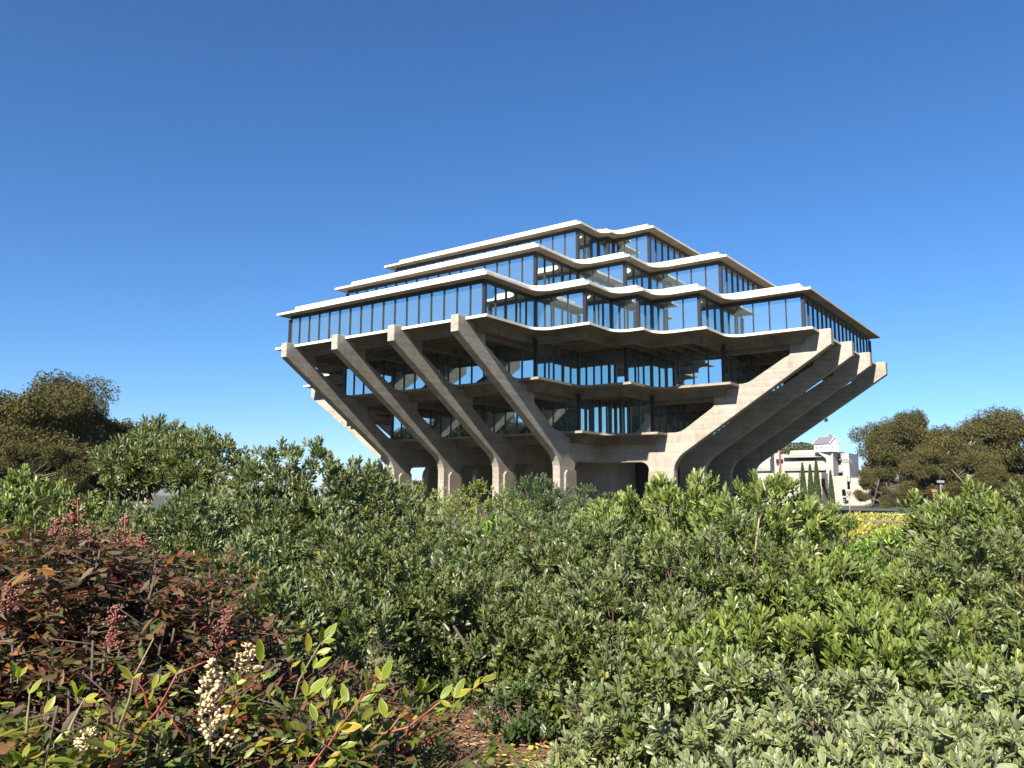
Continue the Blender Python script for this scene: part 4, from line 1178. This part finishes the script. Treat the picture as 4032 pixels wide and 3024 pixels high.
def panicle(px, py0, py1, dist, n, size, bm, stem_m, label, name='flower_head', cat='flower head', lean=0.0, wide=.11):
    """a drooping panicle: stalk, side stalks and single buds, from the foot py1 up to the tip py0"""
    a = Vector(at(px, py1, dist)); b = Vector(at(px + lean, py0, dist)); o = empty(name, a, label, cat)
    ax = (b - a); Lh = ax.length; rng_ = np.random.default_rng(int(px + py0))
    mb = MB(); mb.tube([(0, 0, 0), ax * .5 + Vector((.004, 0, 0)), ax], [.0022, .0018, .001], 5)
    k = 0
    while k < n:
        f = rng_.random(); az = rng_.random() * 6.28; r = wide * (1 - f) ** .7 * Lh / .3 * (.45 + .55 * rng_.random()) + .006
        foot = ax * f; tip = foot + Vector((math.cos(az) * r, math.sin(az) * r, r * .45)); mb.tube([foot, tip], [.0011, .0007], 4)
        for j in range(3):
            q = foot.lerp(tip, 1 - .28 * j) + Vector(rng_.normal(size=3)) * .004
            s_ = size * rng_.uniform(.7, 1.15)
            d = Vector((tip - foot)) + Vector(rng_.normal(size=3)) * .4 * r
            m4 = Matrix.Translation(q) @ d.to_track_quat('Z', 'Y').to_matrix().to_4x4() @ Matrix.Diagonal((s_, s_, s_ * 1.25, 1))
            ob('bud', bm, o, m4); k += 1
    mb.build('stalk', stem_m, o, smooth=True); return o


panicle(826, 2605, 2985, 2.2, 200, .0105, B_C, M_DTWIG, 'large cream flower bud head standing upright in the lower left', lean=15, wide=.085)
panicle(975, 2540, 2760, 2.9, 150, .009, B_C, M_DTWIG, 'blurred yellowish bud head right of the large cream one', wide=.12)
panicle(850, 2405, 2600, 3.0, 130, .0085, B_P, M_RSTEM, 'slanting pink and cream bud head above the large cream one', lean=45, wide=.10)
panicle(345, 2880, 2970, 2.3, 60, .009, B_C, M_STEM, 'small pale green bud head in the lower left corner', wide=.2)
panicle(640, 2950, 3060, 2.35, 50, .009, B_C, M_DTWIG, 'small cream bud head at the bottom left of the large one', wide=.12)
for x, y0, y1, d, lb in ((305, 1960, 2130, 3.2, 'tallest pink seed head in the red nandina'), (490, 2040, 2160, 3.3, 'pink seed head right of the tallest one'), (225, 2050, 2110, 3.2, 'small pink seed head left of the tallest one'),
                         (455, 2390, 2480, 3.0, 'dusky pink seed head in the middle of the nandina'), (40, 2300, 2420, 3.0, 'pale pink seed head at the left edge'), (450, 2470, 2560, 2.9, 'pale seed head below the dusky pink one'),
                         (560, 2105, 2160, 3.3, 'small pink seed head nearest the green shrubs'), (120, 2270, 2330, 3.1, 'faint pink seed head near the left edge')):
    panicle(x, y0, y1, d, 90, .0085, B_P, M_RSTEM, lb, 'seed_head', 'seed head', wide=.13)


# ------------------------------------------------------------------ yellow-green sprays, red stems and berries
def c6(x, y): return 900 + x / 1.7015, 2400 + y / 1.7015
def c5(x, y): return x / 2.212, 2400 + y / 2.212


Vt, Ft, Et = leaf_hi(1.0, .19, .05, .16, .45)
Vt[:, 0] *= np.where(Vt[:, 1] > .75, .72, 1.0)
tn_ = np.zeros((len(Vt), 3)); tn_[:, 1] = Et
yl_me = mesh('leaf', Vt, Ft, M_YLEAF, True, tn_)
rs = np.random.default_rng(91)


def spray(c, stems, clusters, dist, label, sm):
    base = Vector(at(*c(*stems[0][0]), dist)); o = empty('nandina_spray', base, label, 'plant')
    def pt(q, dz=0): return Vector(at(*c(*q), dist + dz)) - base
    for st in stems:
        mb = MB(); pts = [pt(q, .03 * math.sin(i * 1.7)) for i, q in enumerate(st)]; n = len(pts)
        mb.tube(pts, [.0042 - .0026 * i / max(1, n - 1) for i in range(n)], 6); mb.build('stem', sm, o, smooth=True)
    for b, tips in clusters:
        dz = rs.normal() * .05; B = pt(b, dz)
        for t_ in tips:
            T = pt(t_, dz + rs.normal() * .02); d = T - B; L_ = d.length
            if L_ < .004: continue
            d.normalize(); view = (Vector(CAM) - base).normalized(); up = (view + Vector((0, 0, .9)) + Vector(rs.normal(size=3)) * .35).normalized()
            x = d.cross(up).normalized(); z = x.cross(d)
            m4 = Matrix(((x.x * L_, d.x * L_, z.x * L_, B.x), (x.y * L_, d.y * L_, z.y * L_, B.y), (x.z * L_, d.z * L_, z.z * L_, B.z), (0, 0, 0, 1)))
            ob('leaf', yl_me, o, m4)
        mb = MB(); mb.tube([B + Vector((0, 0, -.012)), B], [.0012, .001], 4); mb.build('leaf_stalk', M_STEM, o)
    return o


spray(c6, [[(560, 1062), (640, 960), (740, 800), (850, 645), (940, 550), (1020, 475)], [(850, 645), (870, 620), (900, 560)], [(640, 960), (560, 980), (480, 990)]],
      [((1020, 475), [(985, 380), (1115, 335), (1110, 420)]), ((940, 555), [(885, 410), (1065, 515), (985, 490)]), ((860, 655), [(850, 590), (1000, 578), (880, 700)]), ((795, 640), [(765, 500), (850, 600)]),
       ((720, 820), [(690, 790), (760, 760)]), ((740, 800), [(905, 790), (820, 770)]), ((615, 920), [(590, 860), (640, 880), (545, 990)]), ((740, 920), [(860, 905), (720, 980)]), ((520, 985), [(430, 930), (560, 960), (525, 910)]),
       ((700, 680), [(745, 590), (800, 590)]), ((645, 600), [(710, 560), (640, 510), (700, 520)]), ((590, 750), [(545, 645), (640, 730)]), ((640, 860), [(580, 770), (670, 770)]), ((405, 1040), [(420, 985), (440, 1050)]), ((470, 1000), [(485, 940), (450, 960)])],
      2.5, 'yellow-green nandina spray with an orange stem in the bottom centre', M_RSTEM)
spray(c6, [[(835, 1062), (940, 960), (1050, 850), (1130, 740), (1200, 660), (1300, 570)], [(1000, 840), (1200, 790), (1330, 690), (1440, 600), (1520, 580), (1640, 530), (1720, 470), (1800, 440)]],
      [((1800, 440), [(1815, 420), (1690, 495)]), ((1640, 530), [(1695, 462), (1700, 552)]), ((1510, 590), [(1592, 465), (1490, 535), (1635, 545)]), ((1415, 605), [(1370, 545), (1505, 505), (1490, 660)]), ((1330, 680), [(1325, 570), (1470, 640), (1240, 750)]),
       ((1285, 555), [(1265, 440), (1372, 458), (1420, 520)]), ((1200, 640), [(1165, 515), (1312, 592), (1215, 590)]), ((1055, 725), [(1015, 615), (1105, 685)]), ((1110, 800), [(1200, 755), (1100, 770)]), ((1120, 730), [(1210, 700), (1195, 760)]), ((900, 820), [(960, 770), (880, 770)]),
       ((1000, 830), [(905, 790), (1020, 760)]), ((740, 930), [(870, 905), (745, 895)]), ((860, 985), [(700, 1010), (720, 950)])],
      2.6, 'yellow-green nandina spray reaching furthest right over the mulch', M_RSTEM)
spray(c6, [[(420, 700), (470, 480), (560, 320), (620, 220)], [(560, 320), (600, 300)]],
      [((625, 218), [(615, 110), (735, 95), (722, 215)]), ((540, 282), [(525, 155), (510, 260)]), ((585, 300), [(697, 268), (575, 250)]), ((568, 395), [(590, 325), (700, 330)]), ((500, 440), [(492, 355), (515, 420)]), ((515, 582), [(510, 468), (682, 465), (580, 560)]),
       ((400, 320), [(380, 190), (440, 310)]), ((420, 390), [(490, 350), (440, 360)]), ((215, 355), [(195, 190), (260, 310)]), ((235, 470), [(300, 395), (220, 430)]), ((50, 520), [(5, 450), (65, 420), (120, 480)]), ((40, 585), [(135, 535), (100, 590)]), ((270, 600), [(325, 540), (250, 560)]), ((380, 660), [(395, 570), (420, 640)]), ((180, 720), [(200, 660), (150, 680)])],
      2.75, 'tall green nandina spray with small fresh leaves above the others', M_STEM)
spray(c5, [[(230, 1080), (245, 900), (260, 740)], [(600, 1050), (680, 880), (740, 770)], [(1030, 1050), (1130, 780), (1160, 600), (1340, 250)]],
      [((155, 595), [(80, 455), (245, 495), (150, 480)]), ((255, 735), [(385, 610), (240, 690)]), ((385, 905), [(485, 765), (480, 890)]), ((330, 700), [(360, 780), (390, 690)]), ((130, 820), [(0, 880), (0, 840)]), ((680, 770), [(580, 630), (715, 625), (690, 660)]), ((735, 780), [(870, 740), (840, 830)]), ((840, 800), [(910, 785), (860, 850)]),
       ((195, 1305), [(275, 1165), (385, 1260), (100, 1240), (175, 1378)]), ((470, 1160), [(625, 1065), (600, 1160), (430, 1165)]), ((400, 1330), [(500, 1270), (630, 1350)]), ((100, 1380), [(0, 1300), (60, 1240)]), ((1330, 690), [(1370, 570), (1500, 570), (1340, 800)]), ((1440, 1050), [(1370, 1030), (1500, 960), (1425, 1200)]), ((1000, 1190), [(920, 1170), (1120, 1145)]), ((850, 960), [(830, 900), (900, 880)]),
       ((1160, 600), [(1010, 500), (1050, 570), (1250, 560)]), ((2050, 650), [(2060, 550), (2150, 620), (1990, 590)]), ((2030, 730), [(2120, 700), (2010, 690)])],
      2.15, 'yellow-rimmed young leaves on pale twigs in the lower left corner', M_STEM)
spray(c5, [[(1420, 850), (1520, 1000), (1630, 1140)], [(950, 1380), (1140, 1150), (1380, 870), (1540, 560), (1800, 450), (1930, 450)], [(1080, 1320), (1250, 1010), (1560, 720)], [(1290, 860), (1250, 700), (1170, 590)]],
      [((800, 900), [(720, 895), (930, 890)]), ((1280, 980), [(1400, 990), (1220, 1030)]), ((1180, 950), [(1110, 980), (1230, 890)]), ((1540, 560), [(1440, 500), (1600, 520)]), ((1560, 720), [(1640, 700), (1480, 760)])],
      2.3, 'bare red and brown nandina stems left of the cream flower head', M_RSTEM)
spray(c6, [[(200, 940), (180, 900), (240, 870), (310, 875)], [(545, 1062), (600, 990), (650, 920)]], [((175, 920), [(305, 872), (110, 1000), (230, 960)]), ((285, 1040), [(285, 970), (325, 1020)]), ((640, 1050), [(730, 1010), (600, 1060)]), ((100, 1050), [(60, 1060), (150, 1030)]), ((680, 985), [(755, 960), (740, 990)])],
      2.2, 'orange-tinted curled leaves at the bottom left of centre', M_RSTEM)
# berries
BR = empty('berry_cluster', at(1620, 2900, 2.9), 'cluster of shiny red berries low beside the mulch', 'berries')
b0 = Vector(at(1620, 2900, 2.9)); mb = MB()
for i, (x, y) in enumerate(((1182, 850), (1215, 840), (1180, 910), (1215, 915), (1240, 905), (1190, 935), (1230, 930), (1140, 942), (1200, 952), (1305, 770), (1285, 780), (1298, 815), (1360, 745), (1383, 765), (1345, 860), (1360, 875), (1340, 888), (1365, 855))):
    q = Vector(at(*c6(x, y), 2.9 + rs.normal() * .02)) - b0
    ob('berry', B_R, BR, Matrix.Translation(q) @ Matrix.Diagonal((.0105, .0105, .0105, 1))); mb.tube([q + Vector((0, 0, .006)), q + Vector((rs.normal() * .008, 0, .03))], [.0008, .0008], 4)
mb.build('stalk', M_RSTEM, BR)
# dry twigs by the mulch
for (x0, y0, x1, y1, d, lb) in ((1380, 760, 1690, 650, 3.3, 'dry branched twig reaching over the mulch'), (900, 330, 1060, 230, 3.4, 'dry pale twig behind the yellow-green sprays'), (420, 960, 560, 720, 2.6, 'bare grey twig among the nandina at the bottom')):
    a = Vector(at(*c6(x0, y0), d)); b = Vector(at(*c6(x1, y1), d)); o = empty('dry_twig', a, lb, 'twig'); mb = MB(); ax = b - a
    mb.tube([(0, 0, 0), ax * .5, ax], [.002, .0015, .0007], 5); mb.build('stem', M_DTWIG, o)
    mb = MB()
    for i in range(26):
        f = .25 + .75 * rs.random(); p = ax * f; q = p + Vector(rs.normal(size=3)) * .03 + ax * .12; mb.tube([p, q], [.0009, .0005], 4)
        for j in range(2): mb.tube([q, q + Vector(rs.normal(size=3)) * .012 + ax * .04], [.0006, .0004], 4)
    mb.build('side_twig', M_DTWIG, o)

# ------------------------------------------------------------------ the air
hz = bpy.data.materials.new('air'); hz.use_nodes = True; nt = hz.node_tree; nt.nodes.clear()
o_ = nd(nt, 'ShaderNodeOutputMaterial'); pv = nd(nt, 'ShaderNodeVolumePrincipled')
pv.inputs['Color'].default_value = (.86, .91, .97, 1); pv.inputs['Density'].default_value = 0.00006; pv.inputs['Anisotropy'].default_value = .2
nt.links.new(pv.outputs[0], o_.inputs['Volume'])
mb = MB(); mb.box((CAM[0] - 6800, CAM[1] - 6800, -2.2), (CAM[0] + 6800, CAM[1] + 6800, 105)); mb.build('haze', hz, kind='stuff')
